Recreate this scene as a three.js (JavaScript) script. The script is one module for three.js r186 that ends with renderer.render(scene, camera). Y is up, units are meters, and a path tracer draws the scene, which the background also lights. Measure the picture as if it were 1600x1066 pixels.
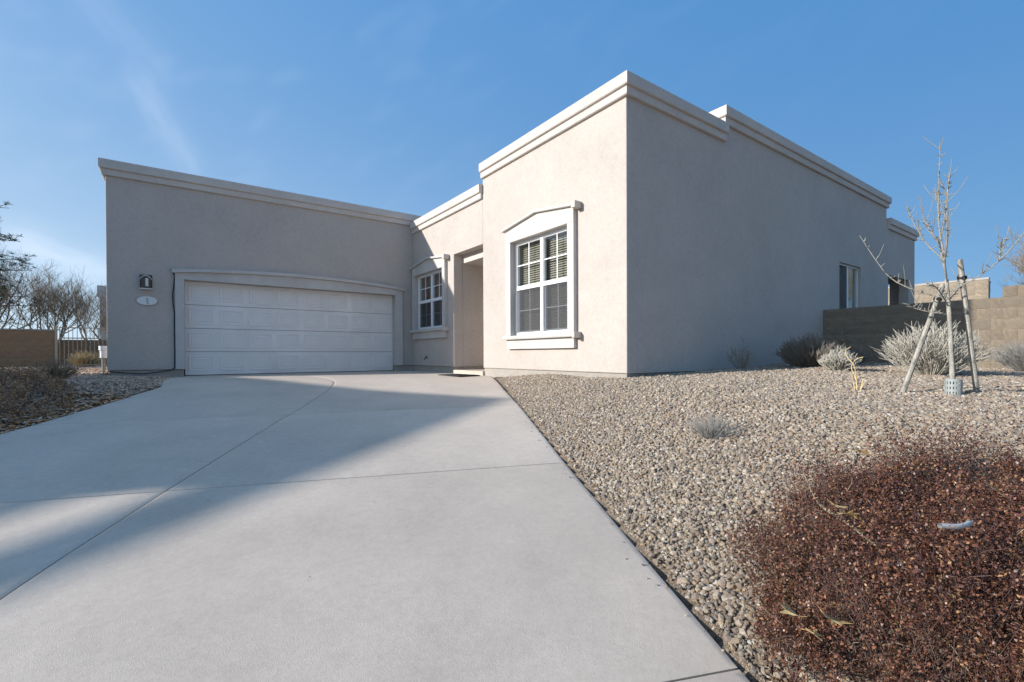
import * as THREE from 'three';
import { mergeGeometries } from 'three/addons/utils/BufferGeometryUtils.js';

// ---------------------------------------------------------------- camera, sky, sun
const scene = new THREE.Scene();
const EYE = 0.4437;
const camera = new THREE.PerspectiveCamera(2 * Math.atan(533 / 730.65) * 180 / Math.PI, 1600 / 1066, 0.05, 2000);
camera.rotation.order = 'YXZ';
camera.position.set(0, EYE, 0);
camera.rotation.set(-0.0069, -0.6213, -0.0043);
camera.setViewOffset(1600, 1066, 0, -25.8, 1600, 1066);

const renderer = new THREE.WebGLRenderer({ antialias: true });
renderer.toneMapping = THREE.LinearToneMapping;
renderer.toneMappingExposure = 2.22;
renderer.shadowMap.enabled = true;

const SUN_AZ = 20.2 * Math.PI / 180, SUN_EL = 20.4 * Math.PI / 180;
const sunDir = new THREE.Vector3(-Math.cos(SUN_EL) * Math.cos(SUN_AZ), Math.sin(SUN_EL), -Math.cos(SUN_EL) * Math.sin(SUN_AZ));
const sun = new THREE.DirectionalLight(new THREE.Color(1, 0.975, 0.935), 2.95);
sun.position.copy(sunDir).multiplyScalar(60);
sun.castShadow = true; sun.shadow.radius = 1.6;
Object.assign(sun.shadow.camera, { left: -40, right: 40, top: 40, bottom: -40, near: 1, far: 200 });
sun.shadow.mapSize.set(4096, 4096);
scene.add(sun, sun.target);

// ---------------------------------------------------------------- random + noise
let seed = 12345;
function rnd() { seed = (seed * 1664525 + 1013904223) >>> 0; return seed / 4294967296; }
const rr = (a, b) => a + (b - a) * rnd();
const clamp = (x, a, b) => Math.max(a, Math.min(b, x));
const sst = (a, b, x) => { const t = clamp((x - a) / (b - a), 0, 1); return t * t * (3 - 2 * t); };
const hash2 = (x, y, s) => { let h = Math.imul(x, 374761393) + Math.imul(y, 668265263) + Math.imul(s, 1274126177); h = Math.imul(h ^ (h >>> 13), 1274126177); return ((h ^ (h >>> 16)) >>> 0) / 4294967296; };
function vnoise(x, y, s, wrap) {
  const xi = Math.floor(x), yi = Math.floor(y), fx = x - xi, fy = y - yi;
  const u = fx * fx * (3 - 2 * fx), v = fy * fy * (3 - 2 * fy), m = k => wrap ? ((k % wrap) + wrap) % wrap : k;
  const a = hash2(m(xi), m(yi), s), b = hash2(m(xi + 1), m(yi), s), c = hash2(m(xi), m(yi + 1), s), d = hash2(m(xi + 1), m(yi + 1), s);
  return a + (b - a) * u + (c - a) * v + (a - b - c + d) * u * v;
}
function fbmTex(n, freqs, amps, s) {            // tileable noise, values about 0..1
  const o = new Float32Array(n * n); let tot = 0; for (const a of amps) tot += a;
  for (let k = 0; k < freqs.length; k++) { const f = freqs[k];
    for (let y = 0; y < n; y++) for (let x = 0; x < n; x++) o[y * n + x] += amps[k] / tot * vnoise(x * f / n, y * f / n, s + k * 7, f); }
  return o;
}
function dataTex(n, fn, srgb) {
  const d = new Uint8Array(n * n * 4);
  for (let i = 0; i < n * n; i++) { const c = fn(i); d[4 * i] = clamp(c[0], 0, 1) * 255; d[4 * i + 1] = clamp(c[1], 0, 1) * 255; d[4 * i + 2] = clamp(c[2], 0, 1) * 255; d[4 * i + 3] = 255; }
  const t = new THREE.DataTexture(d, n, n); t.wrapS = t.wrapT = THREE.RepeatWrapping; t.magFilter = THREE.LinearFilter; t.minFilter = THREE.LinearMipmapLinearFilter; t.generateMipmaps = true;
  if (srgb) t.colorSpace = THREE.SRGBColorSpace; t.needsUpdate = true; return t;
}
const rep = (t, m) => { const c = t.clone(); c.repeat.set(1 / m, 1 / m); c.needsUpdate = true; return c; };   // uv is in metres: texture spans m metres

// ---------------------------------------------------------------- sky
{
  const W = 1024, H = 512, d = new Float32Array(W * H * 4), v = new THREE.Vector3();
  const fwd = 0.6213;
  for (let y = 0; y < H; y++) for (let x = 0; x < W; x++) {
    const el = ((y + 0.5) / H - 0.5) * Math.PI, ph = ((x + 0.5) / W - 0.5) * 2 * Math.PI;
    v.set(Math.cos(el) * Math.cos(ph), Math.sin(el), Math.cos(el) * Math.sin(ph));
    const cs = v.dot(sunDir), e = Math.max(el, 0), t = Math.exp(-e / 0.26);
    const side = Math.pow(clamp((cs + 1) / 2, 0, 1), 1.6);
    const z = [0.024 + 0.038 * side, 0.107 + 0.060 * side, 0.258 + 0.080 * side];
    const h = [0.125 + 0.33 * side, 0.235 + 0.29 * side, 0.36 + 0.18 * side];
    let c = z.map((a, i) => a + (h[i] - a) * t);
    const g = Math.exp(-(1 - cs) * 9) * 0.4; c = [c[0] + g, c[1] + g * 0.95, c[2] + g * 0.85];
    // thin cirrus, mostly on the sun's side
    const az = Math.atan2(v.x, -v.z) - fwd;              // 0 = straight ahead
    const ca = az * Math.cos(el);
    let n = 0; const q1 = ca * 9 + el * 7, q2 = el * 26 - ca * 16;
    n = vnoise(q1 + 40, q2 + 40, 5) * 0.6 + vnoise(q1 * 2.3 + 9, q2 * 2.3, 6) * 0.3 + vnoise(q1 * 5, q2 * 5 + 7, 8) * 0.1;
    let cl = sst(0.5, 0.85, n) * 0.05 * sst(-0.1, 0.9, side);
    const streak = (a0, e0, a1, e1, w, s) => { const dx = a1 - a0, dy = e1 - e0, L = Math.hypot(dx, dy), px = az - a0, py = el - e0, u = (px * dx + py * dy) / L, b = (px * dy - py * dx) / L + 0.012 * (vnoise(u * 30, 3, 9) - 0.5);
      return s * Math.exp(-b * b / (w * w)) * sst(0, 0.3 * L, u) * (1 - sst(0.6 * L, L, u)) * (0.5 + vnoise(u * 40, b * 120, 4)); };
    cl += streak(-0.78, 0.56, -0.60, 0.42, 0.03, 0.05) + streak(-0.69, 0.47, -0.57, 0.27, 0.022, 0.10) + streak(-0.86, 0.19, -0.66, 0.11, 0.022, 0.24);
    c = c.map((a, i) => a + ([0.5, 0.54, 0.6][i] - a) * clamp(cl, 0, 1));
    if (el < -0.02) c = [0.22, 0.19, 0.16];
    const i = (y * W + x) * 4; d[i] = c[0]; d[i + 1] = c[1]; d[i + 2] = c[2]; d[i + 3] = 1;
  }
  const t = new THREE.DataTexture(d, W, H, THREE.RGBAFormat, THREE.FloatType);
  t.mapping = THREE.EquirectangularReflectionMapping; t.magFilter = THREE.LinearFilter; t.minFilter = THREE.LinearFilter; t.wrapS = THREE.RepeatWrapping; t.needsUpdate = true;
  scene.background = t; scene.environment = t;
}

// ---------------------------------------------------------------- ground shape (X right along the garage, V away from the street; z = -V)
function lut(xs, ys) { return x => { if (x <= xs[0]) return ys[0]; for (let i = 1; i < xs.length; i++) if (x <= xs[i]) { const t = (x - xs[i - 1]) / (xs[i] - xs[i - 1]); return ys[i - 1] + (ys[i] - ys[i - 1]) * t; } return ys[ys.length - 1]; }; }
const P_ = (X, V) => 0.389 * X + 0.921 * V, J_ = (X, V) => 0.921 * X - 0.389 * V;
const XV = (p, j) => [0.389 * p + 0.921 * j, 0.921 * p - 0.389 * j];      // inverse (axes are orthonormal)
function driveY(X, V) {
  const p = P_(X, V), j = J_(X, V);
  return -0.02 - 0.6 * Math.log1p(Math.exp(Math.min((9.3 - Math.max(p, -6)) / 0.6, 50))) * 0.108 + 0.013 * (j + 1) * (1 - sst(6, 9, p));
}
const edgeR = lut([-30, 1.57, 2.52, 4.1, 5.3, 7.2, 9.43], [0.9, 1.3, 1.34, 1.42, 1.5, 1.62, 1.84]);
const edgeRwide = p => p < 9.43 ? edgeR(p) : p < 9.6 ? 1.84 + (p - 9.43) * 2 : 5.296 - 0.4224 * (p - 2.237);
const edgeL = lut([-30, 0, 4, 6.22, 7.29, 8.1, 8.8, 9.25, 9.6, 11.36, 20], [-6, -4.8, -4.5, -4.36, -4.19, -4.09, -4.05, -4.1, -4.3, -4.88, -5.2]);
const jointC = lut([-30, 2.77, 3.18, 4.09, 4.96, 6.27, 7.0, 7.7, 8.2, 8.61, 9.0, 9.35, 9.8, 10.32, 11, 12.4], [-2.6, -1.95, -1.92, -1.82, -1.71, -1.54, -1.41, -1.32, -1.28, -1.29, -1.34, -1.44, -1.62, -1.92, -2.35, -3.2]);
const smin = (a, b, k) => { const h = clamp(0.5 + 0.5 * (b - a) / k, 0, 1); return b * (1 - h) + a * h - k * h * (1 - h); };
function gravelY(X, V) {
  const p = P_(X, V), j = J_(X, V), eR = j - edgeR(p), eL = edgeL(p) - j, y = driveY(X, V);
  const bump = 0.05 * (vnoise(X * 0.9 + 50, V * 0.9 + 50, 3) - 0.5) + 0.02 * (vnoise(X * 3 + 50, V * 3 + 50, 4) - 0.5);
  if (eR > 0) { const T = 0.07 + 0.025 * clamp(X - 5.5, -2, 5) - 0.05 * clamp(3 - V, 0, 6); return smin(y - 0.004 + 0.27 * eR, T, 0.15) + bump * sst(0, 0.6, eR); }
  if (eL > 0) return smin(y - 0.015 + 0.12 * eL, 0.02 - 0.04 * clamp(9 - V, 0, 12), 0.1) + bump * sst(0, 0.6, eL);
  return y - 0.09;
}
const inHouse = (X, V) => (X > -1.1 && X < 8.4 && V > 12.8 && V < 20) || (X > 5.65 && X < 19.5 && V > 4.85 && V < 14);
function groundY(X, V) { return inHouse(X, V) ? -0.2 : gravelY(X, V); }

// ---------------------------------------------------------------- materials
const nA = fbmTex(1024, [8, 16, 32, 64, 128, 256], [1, 0.8, 0.6, 0.6, 0.7, 0.8], 11);
const nFine = fbmTex(1024, [64, 128, 256, 512], [0.5, 0.8, 1, 1], 23);
const nBig = fbmTex(512, [3, 6, 12, 24, 48], [1, 0.8, 0.5, 0.3, 0.2], 37);
const tFine = dataTex(1024, i => { const v = 0.5 + (nFine[i] - 0.5) * 2.2; return [v, v, v]; });
const tMottle = dataTex(512, i => { const v = 0.9 + (nBig[i] - 0.5) * 0.16; return [v, v * 0.997, v * 0.99]; }, true);
const nWide = fbmTex(1024, [3, 7, 13, 29, 120, 480], [1, 0.8, 0.7, 0.5, 0.35, 0.7], 91);
const tStucco = dataTex(1024, i => { const v = 0.93 + (nWide[i] - 0.5) * 0.15 + (nFine[i] - 0.5) * 0.10; return [v, v * 0.996, v * 0.99]; }, true);
const tSlab = dataTex(1024, i => { const w = nWide[i], v = 0.885 + (w - 0.5) * 0.22 + (nFine[i] - 0.5) * 0.07 - 0.10 * sst(0.80, 0.9, nA[i] * 0.5 + w * 0.6); return [v, v * 0.99, v * 0.975]; }, true);
const tConcrete = dataTex(1024, i => { const s = nFine[i] > 0.68 ? -0.12 : 0; const v = 0.88 + (nA[i] - 0.5) * 0.18 + (nFine[i] - 0.5) * 0.22 + s; return [v, v * 0.992, v * 0.982]; }, true);
const tSoil = dataTex(1024, i => { const v = 0.74 + (nFine[i] - 0.5) * 0.9 + (nA[i] - 0.5) * 0.4; return [v, v * 0.93, v * 0.84]; }, true);
const tBark = (() => { const n = 256; return dataTex(n, i => { const x = i % n, y = (i / n) | 0; const v = 0.72 + 0.35 * (vnoise(x * 24 / n, y * 4 / n, 3, 24) - 0.5) + 0.25 * (vnoise(x * 48 / n, y * 48 / n, 5, 48) - 0.5); return [v, v * 0.98, v * 0.94]; }, true); })();
const lin = (r, g, b) => new THREE.Color().setRGB(r, g, b);
const mat = (c, o = {}) => new THREE.MeshStandardMaterial({ color: c, roughness: 0.9, side: THREE.DoubleSide, ...o });
const M = {
  stucco: mat(lin(0.58, 0.51, 0.455), { map: rep(tStucco, 6.1), bumpMap: rep(tFine, 0.9), bumpScale: 0.0035, roughness: 0.95 }),
  band: mat(lin(0.66, 0.595, 0.54), { map: rep(tStucco, 4.7), bumpMap: rep(tFine, 0.8), bumpScale: 0.003, roughness: 0.95 }),
  trim: mat(lin(0.66, 0.62, 0.58), { map: rep(tMottle, 1.7), bumpMap: rep(tFine, 0.7), bumpScale: 0.001, roughness: 0.8 }),
  foundation: mat(lin(0.55, 0.50, 0.44), { map: rep(tConcrete, 1.3), bumpMap: rep(tFine, 0.5), bumpScale: 0.004 }),
  concrete: mat(lin(0.69, 0.58, 0.485), { map: rep(tSlab, 5.3), bumpMap: rep(tFine, 0.62), bumpScale: 0.0013 }),
  slabs: [0, 1, 2].map(k => { const t = rep(tSlab, 5.3 + k * 0.9); t.offset.set(0.31 * k, 0.17 * k); return mat(lin(0.675 + 0.02 * k, 0.57 + 0.018 * k, 0.475 + 0.016 * k), { map: t, bumpMap: rep(tFine, 0.41), bumpScale: 0.0006 }); }),
  soil: mat(lin(0.56, 0.50, 0.44), { map: rep(tSoil, 1.1), bumpMap: rep(tFine, 0.5), bumpScale: 0.01, roughness: 1 }),
  stone: mat(lin(1, 1, 1), { roughness: 0.9, bumpMap: rep(tFine, 0.2), bumpScale: 0.001 }),
  vinyl: mat(lin(0.78, 0.78, 0.78), { roughness: 0.45 }),
  door: mat(lin(0.90, 0.865, 0.83), { roughness: 0.55, map: rep(tMottle, 2.7) }),
  glass: new THREE.MeshPhysicalMaterial({ color: lin(0.93, 0.96, 0.95), roughness: 0.02, transmission: 1, thickness: 0, ior: 1.5, side: THREE.DoubleSide }),
  screen: mat(lin(0.07, 0.07, 0.075), { transparent: true, opacity: 0.4, roughness: 0.8 }),
  blind: mat(lin(0.36, 0.305, 0.24), { roughness: 0.7 }),
  blindRed: mat(lin(0.40, 0.20, 0.15), { roughness: 0.7 }),
  room: mat(lin(0.42, 0.39, 0.35)),
  dark: mat(lin(0.02, 0.02, 0.02), { roughness: 0.6 }),
  rubber: mat(lin(0.03, 0.03, 0.032), { roughness: 0.8, bumpMap: rep(tFine, 0.15), bumpScale: 0.004 }),
  bronze: mat(lin(0.085, 0.072, 0.062), { roughness: 0.45, metalness: 0.6 }),
  frosted: mat(lin(0.62, 0.62, 0.58), { roughness: 0.4 }),
  plaque: mat(lin(0.66, 0.66, 0.63), { roughness: 0.4 }),
  ink: mat(lin(0.10, 0.10, 0.10)),
  mortar: mat(lin(0.44, 0.33, 0.22), { bumpMap: rep(tFine, 0.4), bumpScale: 0.004 }),
  block: [0, 1, 2].map(k => mat(lin(0.43 + 0.03 * k, 0.35 + 0.024 * k, 0.262 + 0.016 * k), { map: rep(tConcrete, 0.8 + 0.2 * k), bumpMap: rep(tFine, 0.3), bumpScale: 0.008 })),
  brownBlock: [0, 1, 2].map(k => mat(lin(0.55 + 0.02 * k, 0.36 + 0.014 * k, 0.21 + 0.01 * k), { map: rep(tConcrete, 0.8 + 0.2 * k), bumpMap: rep(tFine, 0.3), bumpScale: 0.01 })),
  paleBark: mat(lin(0.56, 0.54, 0.50), { map: rep(tBark, 0.3), roughness: 0.95 }),
  greyBark: mat(lin(0.42, 0.36, 0.29), { map: rep(tBark, 0.3), roughness: 0.95 }),
  tanBark: mat(lin(0.56, 0.45, 0.32), { map: rep(tBark, 0.3), roughness: 0.95 }),
  stake: mat(lin(0.56, 0.535, 0.49), { map: rep(tBark, 0.25), roughness: 0.95 }),
  silver: mat(lin(0.44, 0.405, 0.335), { roughness: 0.95 }),
  greyTwig: mat(lin(0.30, 0.28, 0.25), { roughness: 0.95 }),
  brownTwig: mat(lin(0.26, 0.225, 0.185), { roughness: 0.95 }),
  redTwig: mat(lin(0.13, 0.075, 0.06), { roughness: 0.8 }),
  straw: mat(lin(0.60, 0.46, 0.24), { roughness: 0.9 }),
  guard: mat(lin(0.27, 0.29, 0.275), { roughness: 0.6 }),
  steel: mat(lin(0.50, 0.40, 0.28), { roughness: 0.6 }),
  leaf: mat(lin(1, 1, 1), { roughness: 0.42 }),
  dryLeaf: mat(lin(0.72, 0.50, 0.22), { roughness: 0.7, map: rep(tMottle, 0.1) }),
  pipe: mat(lin(0.52, 0.495, 0.46), { roughness: 0.5 }),
  whitePlastic: mat(lin(0.78, 0.78, 0.77), { roughness: 0.5 }),
  roof: mat(lin(0.5, 0.48, 0.45)),
};

// ---------------------------------------------------------------- helpers
const taken = {};
function numbered(n) { const k = taken[n] = (taken[n] ?? -1) + 1; return k ? n + '_' + String(k).padStart(3, '0') : n; }
function boxUV(g) {
  if (g.index) g = g.toNonIndexed();
  g.computeVertexNormals();
  const p = g.attributes.position, n = g.attributes.normal, uv = new Float32Array(p.count * 2);
  for (let i = 0; i < p.count; i += 3) {
    let ax = 0, ay = 0, az = 0; for (let k = 0; k < 3; k++) { ax += n.getX(i + k); ay += n.getY(i + k); az += n.getZ(i + k); }
    ax = Math.abs(ax); ay = Math.abs(ay); az = Math.abs(az);
    for (let k = 0; k < 3; k++) { const x = p.getX(i + k), y = p.getY(i + k), z = p.getZ(i + k); const j = (i + k) * 2;
      if (ay >= ax && ay >= az) { uv[j] = x; uv[j + 1] = z; } else if (ax >= az) { uv[j] = z; uv[j + 1] = y; } else { uv[j] = x; uv[j + 1] = y; } }
  }
  g.setAttribute('uv', new THREE.BufferAttribute(uv, 2)); return g;
}
// box from ranges in X, Y, V
function bx(x0, x1, y0, y1, v0, v1) { const g = new THREE.BoxGeometry(x1 - x0, y1 - y0, v1 - v0); g.translate((x0 + x1) / 2, (y0 + y1) / 2, -(v0 + v1) / 2); return boxUV(g); }
// box from ranges in local x, y, z
function bz(x0, x1, y0, y1, z0, z1) { return bx(x0, x1, y0, y1, -z1, -z0); }
function merge(gs) { return gs.length === 1 ? gs[0] : mergeGeometries(gs.map(g => { const h = g.index ? g.toNonIndexed() : g; for (const k of Object.keys(h.attributes)) if (!['position', 'normal', 'uv'].includes(k)) h.deleteAttribute(k); return h; })); }
function part(parent, name, geos, m) { const o = new THREE.Mesh(Array.isArray(geos) ? merge(geos) : geos, m); o.name = parent === scene ? numbered(name) : name; o.castShadow = o.receiveShadow = true; parent.add(o); return o; }
function grp(parent, name, x = 0, y = 0, z = 0, ry = 0) { const g = new THREE.Group(); g.name = parent === scene ? numbered(name) : name; g.position.set(x, y, z); g.rotation.y = ry; parent.add(g); return g; }
function tag(o, label, category, group) { o.userData = { ...o.userData, label, category }; if (group) o.userData.group = group; return o; }
const structure = o => { o.userData.kind = 'structure'; return o; };
const stuff = o => { o.userData.kind = 'stuff'; return o; };
// tapered tube along points
class Tubes {
  constructor() { this.p = []; this.n = []; this.u = []; }
  add(pts, r0, r1, sides = 5) {
    const N = pts.length, rings = [], up = new THREE.Vector3(), T = new THREE.Vector3(), A = new THREE.Vector3(), B = new THREE.Vector3();
    let len = 0;
    for (let i = 0; i < N; i++) {
      T.copy(pts[Math.min(i + 1, N - 1)]).sub(pts[Math.max(i - 1, 0)]).normalize();
      up.set(0.31, 0.2, 0.93); if (Math.abs(up.dot(T)) > 0.9) up.set(0.9, 0.1, 0.1);
      A.crossVectors(T, up).normalize(); B.crossVectors(T, A);
      if (i) len += pts[i].distanceTo(pts[i - 1]);
      const t = i / (N - 1), r = r0 + (r1 - r0) * t, ring = [];
      for (let k = 0; k <= sides; k++) { const a = k / sides * 2 * Math.PI, c = Math.cos(a), s = Math.sin(a); const nx = A.x * c + B.x * s, ny = A.y * c + B.y * s, nz = A.z * c + B.z * s; ring.push([pts[i].x + nx * r, pts[i].y + ny * r, pts[i].z + nz * r, nx, ny, nz, k / sides * Math.max(0.05, 6.28 * r0), len]); }
      rings.push(ring);
    }
    for (let i = 0; i < N - 1; i++) for (let k = 0; k < sides; k++) { const a = rings[i][k], b = rings[i][k + 1], c = rings[i + 1][k], d = rings[i + 1][k + 1]; for (const q of [a, b, c, b, d, c]) { this.p.push(q[0], q[1], q[2]); this.n.push(q[3], q[4], q[5]); this.u.push(q[6], q[7]); } }
    return this;
  }
  geo() { const g = new THREE.BufferGeometry(); g.setAttribute('position', new THREE.Float32BufferAttribute(this.p, 3)); g.setAttribute('normal', new THREE.Float32BufferAttribute(this.n, 3)); g.setAttribute('uv', new THREE.Float32BufferAttribute(this.u, 2)); return g; }
}
const v3 = (x, y, z) => new THREE.Vector3(x, y, z);
const wp = (X, Y, V) => v3(X, Y, -V);

// ---------------------------------------------------------------- terrain
{
  const lines = (lo, hi, a, b, s) => { const o = []; let x = a, st = s; while (x > lo) { st *= 1.25; x -= st; o.unshift(Math.max(x, lo)); } for (x = a; x <= b; x += s) o.push(x); st = s; x = o[o.length - 1]; while (x < hi) { st *= 1.25; x += st; o.push(Math.min(x, hi)); } return o; };
  const xs = lines(-400, 400, -7, 16, 0.11), vs = lines(-400, 400, -2, 13.5, 0.11);
  const nx = xs.length, nv = vs.length, pos = [], uv = [], idx = [];
  for (const V of vs) for (const X of xs) { pos.push(X, groundY(X, V), -V); uv.push(X, V); }
  for (let i = 0; i < nv - 1; i++) for (let k = 0; k < nx - 1; k++) { const a = i * nx + k; idx.push(a, a + 1, a + nx, a + 1, a + nx + 1, a + nx); }
  const g = new THREE.BufferGeometry(); g.setAttribute('position', new THREE.Float32BufferAttribute(pos, 3)); g.setAttribute('uv', new THREE.Float32BufferAttribute(uv, 2)); g.setIndex(idx); g.computeVertexNormals();
  structure(part(scene, 'ground', g, M.soil));
  scene.getObjectByName('ground').userData.label = 'bare tan soil ground under the gravel';
  scene.getObjectByName('ground').userData.category = 'ground';
}

// ---------------------------------------------------------------- driveway slabs
{
  const drive = structure(grp(scene, 'driveway')); tag(drive, 'pale grey concrete driveway with tooled joints running up to the garage', 'driveway');
  let slabs = 0; const ptop = j => 0.4224 * (j + 5.018) + 11.88;
  function slab(p0, p1, jl, jr) {
    const gap = 0.005, ss_ = [0, 0.012, 0.03], W = 4.0;
    const S = [0, 0.004, 0.012], mid = []; for (let k = 1; k < 16; k++) mid.push(k / 16);
    const tt = [...S, ...mid, 1 - 0.012, 1 - 0.004, 1];
    const pos = [], uv = [], idx = [], n = tt.length;
    for (const t of tt) for (const s of tt) {
      const pm = p0 + ((p1 ?? 12.4) - p0) * t; let a = jl(pm) + gap, b = jr(pm) - gap, j = a + (b - a) * s;
      const P0 = p0 + gap, P1 = (p1 ?? ptop(j)) - gap; const p = P0 + (P1 - P0) * t;
      const [X, V] = XV(p, j); const dp = Math.min(t * (P1 - P0), (1 - t) * (P1 - P0)), dj = Math.min(s, 1 - s) * (b - a), dd = Math.min(dp, dj);
      pos.push(X, driveY(X, V) - 0.008 * (1 - sst(0, 0.03, dd)), -V); uv.push(X, V);
    }
    for (let i = 0; i < n - 1; i++) for (let k = 0; k < n - 1; k++) { const a = i * n + k; idx.push(a, a + 1, a + n, a + 1, a + n + 1, a + n); }
    const rim = []; for (let k = 0; k < n; k++) rim.push(k); for (let k = 1; k < n; k++) rim.push(k * n + n - 1); for (let k = n - 2; k >= 0; k--) rim.push((n - 1) * n + k); for (let k = n - 2; k >= 0; k--) rim.push(k * n);
    let base = pos.length / 3; for (const r of rim) { pos.push(pos[3 * r], pos[3 * r + 1], pos[3 * r + 2]); uv.push(uv[2 * r], uv[2 * r + 1]); pos.push(pos[3 * r], pos[3 * r + 1] - 0.12, pos[3 * r + 2]); uv.push(uv[2 * r], uv[2 * r + 1] + 0.12); }
    for (let k = 0; k < rim.length - 1; k++) { const a = base + 2 * k; idx.push(a, a + 1, a + 2, a + 1, a + 3, a + 2); }
    const g = new THREE.BufferGeometry(); g.setAttribute('position', new THREE.Float32BufferAttribute(pos, 3)); g.setAttribute('uv', new THREE.Float32BufferAttribute(uv, 2)); g.setIndex(idx); g.computeVertexNormals();
    part(drive, 'slab', g, M.slabs[slabs++ % 3]);
  }
  const ps = [-9, -6, -3.3, -0.85, 1.63, 4.1, 6.57];
  for (let k = 0; k < ps.length - 1; k++) { slab(ps[k], ps[k + 1], edgeL, jointC); slab(ps[k], ps[k + 1], jointC, edgeR); }
  slab(6.57, null, edgeL, jointC); slab(6.57, null, jointC, edgeRwide);
}

// ---------------------------------------------------------------- street behind the camera
{
  const g = new THREE.PlaneGeometry(160, 9, 80, 6); g.rotateX(-Math.PI / 2); g.rotateY(-Math.asin(0.389) - 0.0); const c = XV(-13.6, 0); g.translate(c[0], driveY(c[0], c[1]) - 0.02, -c[1]);
  const st = structure(part(scene, 'street', boxUV(g), M.foundation)); st.userData.label = 'pale worn street beyond the foot of the driveway'; st.userData.category = 'street';
}

// ---------------------------------------------------------------- house
const XE = 5.572, VC = 4.772, VT = 8.882, VJ = 10.243, VG = 12.717, XG = -1.18, SB = 0.141;
const house = grp(scene, 'house'); tag(house, 'single storey flat roofed stucco house with attached garage and parapet bands', 'house');
{
  const shp = pts => { const s = new THREE.Shape(); pts.forEach(([a, b], i) => i ? s.lineTo(a, b) : s.moveTo(a, b)); s.closePath(); return s; };
  const hole = (s, a0, a1, y0, y1) => { const h = new THREE.Path(); h.moveTo(a0, y0); h.lineTo(a0, y1); h.lineTo(a1, y1); h.lineTo(a1, y0); h.closePath(); s.holes.push(h); };
  function wallX(s, X, th, bevel = 0.012) {      // shape in (V, Y), outer face at X looking to -X
    const g = new THREE.ExtrudeGeometry(s, { depth: th - 2 * bevel, bevelEnabled: bevel > 0, bevelSize: bevel, bevelThickness: bevel, bevelOffset: -bevel, bevelSegments: 2 });
    g.translate(0, 0, bevel); g.applyMatrix4(new THREE.Matrix4().makeBasis(v3(0, 0, -1), v3(0, 1, 0), v3(1, 0, 0)).setPosition(X, 0, 0)); return boxUV(g);
  }
  function wallV(s, V, th, bevel = 0) {          // shape in (X, Y), outer face at V looking to +z
    const g = new THREE.ExtrudeGeometry(s, { depth: th - 2 * bevel, bevelEnabled: bevel > 0, bevelSize: bevel, bevelThickness: bevel, bevelOffset: -bevel, bevelSegments: 2 });
    g.translate(0, 0, -(V + th) + bevel); return boxUV(g);
  }
  // street front of the tall room
  let s = shp([[VC, SB], [VT, SB], [VT, 4.60], [VC, 4.60]]); hole(s, 6.02, 7.72, 0.82, 2.70);
  part(house, 'wall', wallX(s, XE, 0.25), M.stucco);
  // entry wall with the doorway opening
  s = shp([[VT + 0.002, 2.9145], [VJ, 2.9145], [VJ, SB], [VG - 0.002, SB], [VG - 0.002, 4.16], [VT + 0.002, 4.16]]); hole(s, 10.73, 12.44, 1.15, 2.67);
  part(house, 'wall', wallX(s, XE + 0.002, 0.25), M.stucco);
  // garage front
  s = shp([[XG, SB], [0.14, SB], [0.14, 2.134], [5.02, 2.134], [5.02, SB], [XE + 0.3, SB], [XE + 0.3, 4.42], [XG, 4.42]]);
  part(house, 'wall', wallV(s, VG, 0.25, 0.012), M.stucco);
  // long side wall
  s = shp([[5.80, SB], [17.1, SB], [17.1, 2.75], [19.0, 2.75], [19.0, SB], [19.6, SB], [19.6, 4.33], [16.955, 4.33], [16.955, 4.93], [8.285, 4.93], [8.285, 4.6], [5.80, 4.6]]); hole(s, 13.545, 14.98, 1.15, 2.735);
  part(house, 'wall', wallV(s, VC - 0.002, 0.25), M.stucco);
  // garage side, back walls, inner walls
  part(house, 'wall', bx(XG, XG + 0.25, SB, 4.42, VG + 0.25, 20), M.stucco);
  part(house, 'wall', bx(XG + 0.25, 8.285, -0.2, 4.42, 19.75, 20), M.stucco);
  part(house, 'wall', bx(8.285, 8.535, 0, 4.93, VC + 0.25, 19.75), M.stucco);
  part(house, 'wall', bx(8.535, 16.955, 0, 4.93, 13.75, 14), M.stucco);
  part(house, 'wall', bx(16.705, 16.955, 0, 4.93, VC + 0.25, 13.75), M.stucco);
  part(house, 'patio_pillar', bx(19.35, 19.598, SB, 4.33, VC + 0.248, 5.36), M.stucco);
  part(house, 'patio_beam', bx(19.352, 19.596, 2.75, 4.33, 5.36, 9), M.stucco);
  part(house, 'wall', bx(16.955, 19.6, 2.75, 4.33, 8.75, 9), M.stucco);
  // entry alcove: side walls, dropped ceiling, door
  part(house, 'wall', bx(XE + 0.252, 7.4, SB, 4.1, VJ, VJ + 0.2), M.stucco);
  part(house, 'wall', bx(XE + 0.252, 8.285, SB, 4.55, VT - 0.22, VT - 0.001), M.stucco);
  part(house, 'entry_beam', bx(5.815, 7.4, 2.715, 2.93, VT, VJ), M.band);
  part(house, 'wall', bx(7.4, 7.6, 0.06, 4.1, VT, VJ + 0.2), M.stucco);
  const fd = grp(house, 'front_door', 7.4, 0.07, -(VT + VJ) / 2, -Math.PI / 2);
  part(fd, 'door_leaf', bz(-0.46, 0.46, 0, 2.05, 0, 0.045), M.door);
  for (const [y0, y1] of [[0.2, 0.95], [1.1, 1.85]]) for (const sx of [-1, 1]) part(fd, 'door_panel', bz(sx * 0.22 - 0.15, sx * 0.22 + 0.15, y0, y1, 0.046, 0.058), M.door);
  part(fd, 'door_handle', bz(-0.40, -0.36, 0.95, 1.10, 0.046, 0.10), M.bronze);
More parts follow.
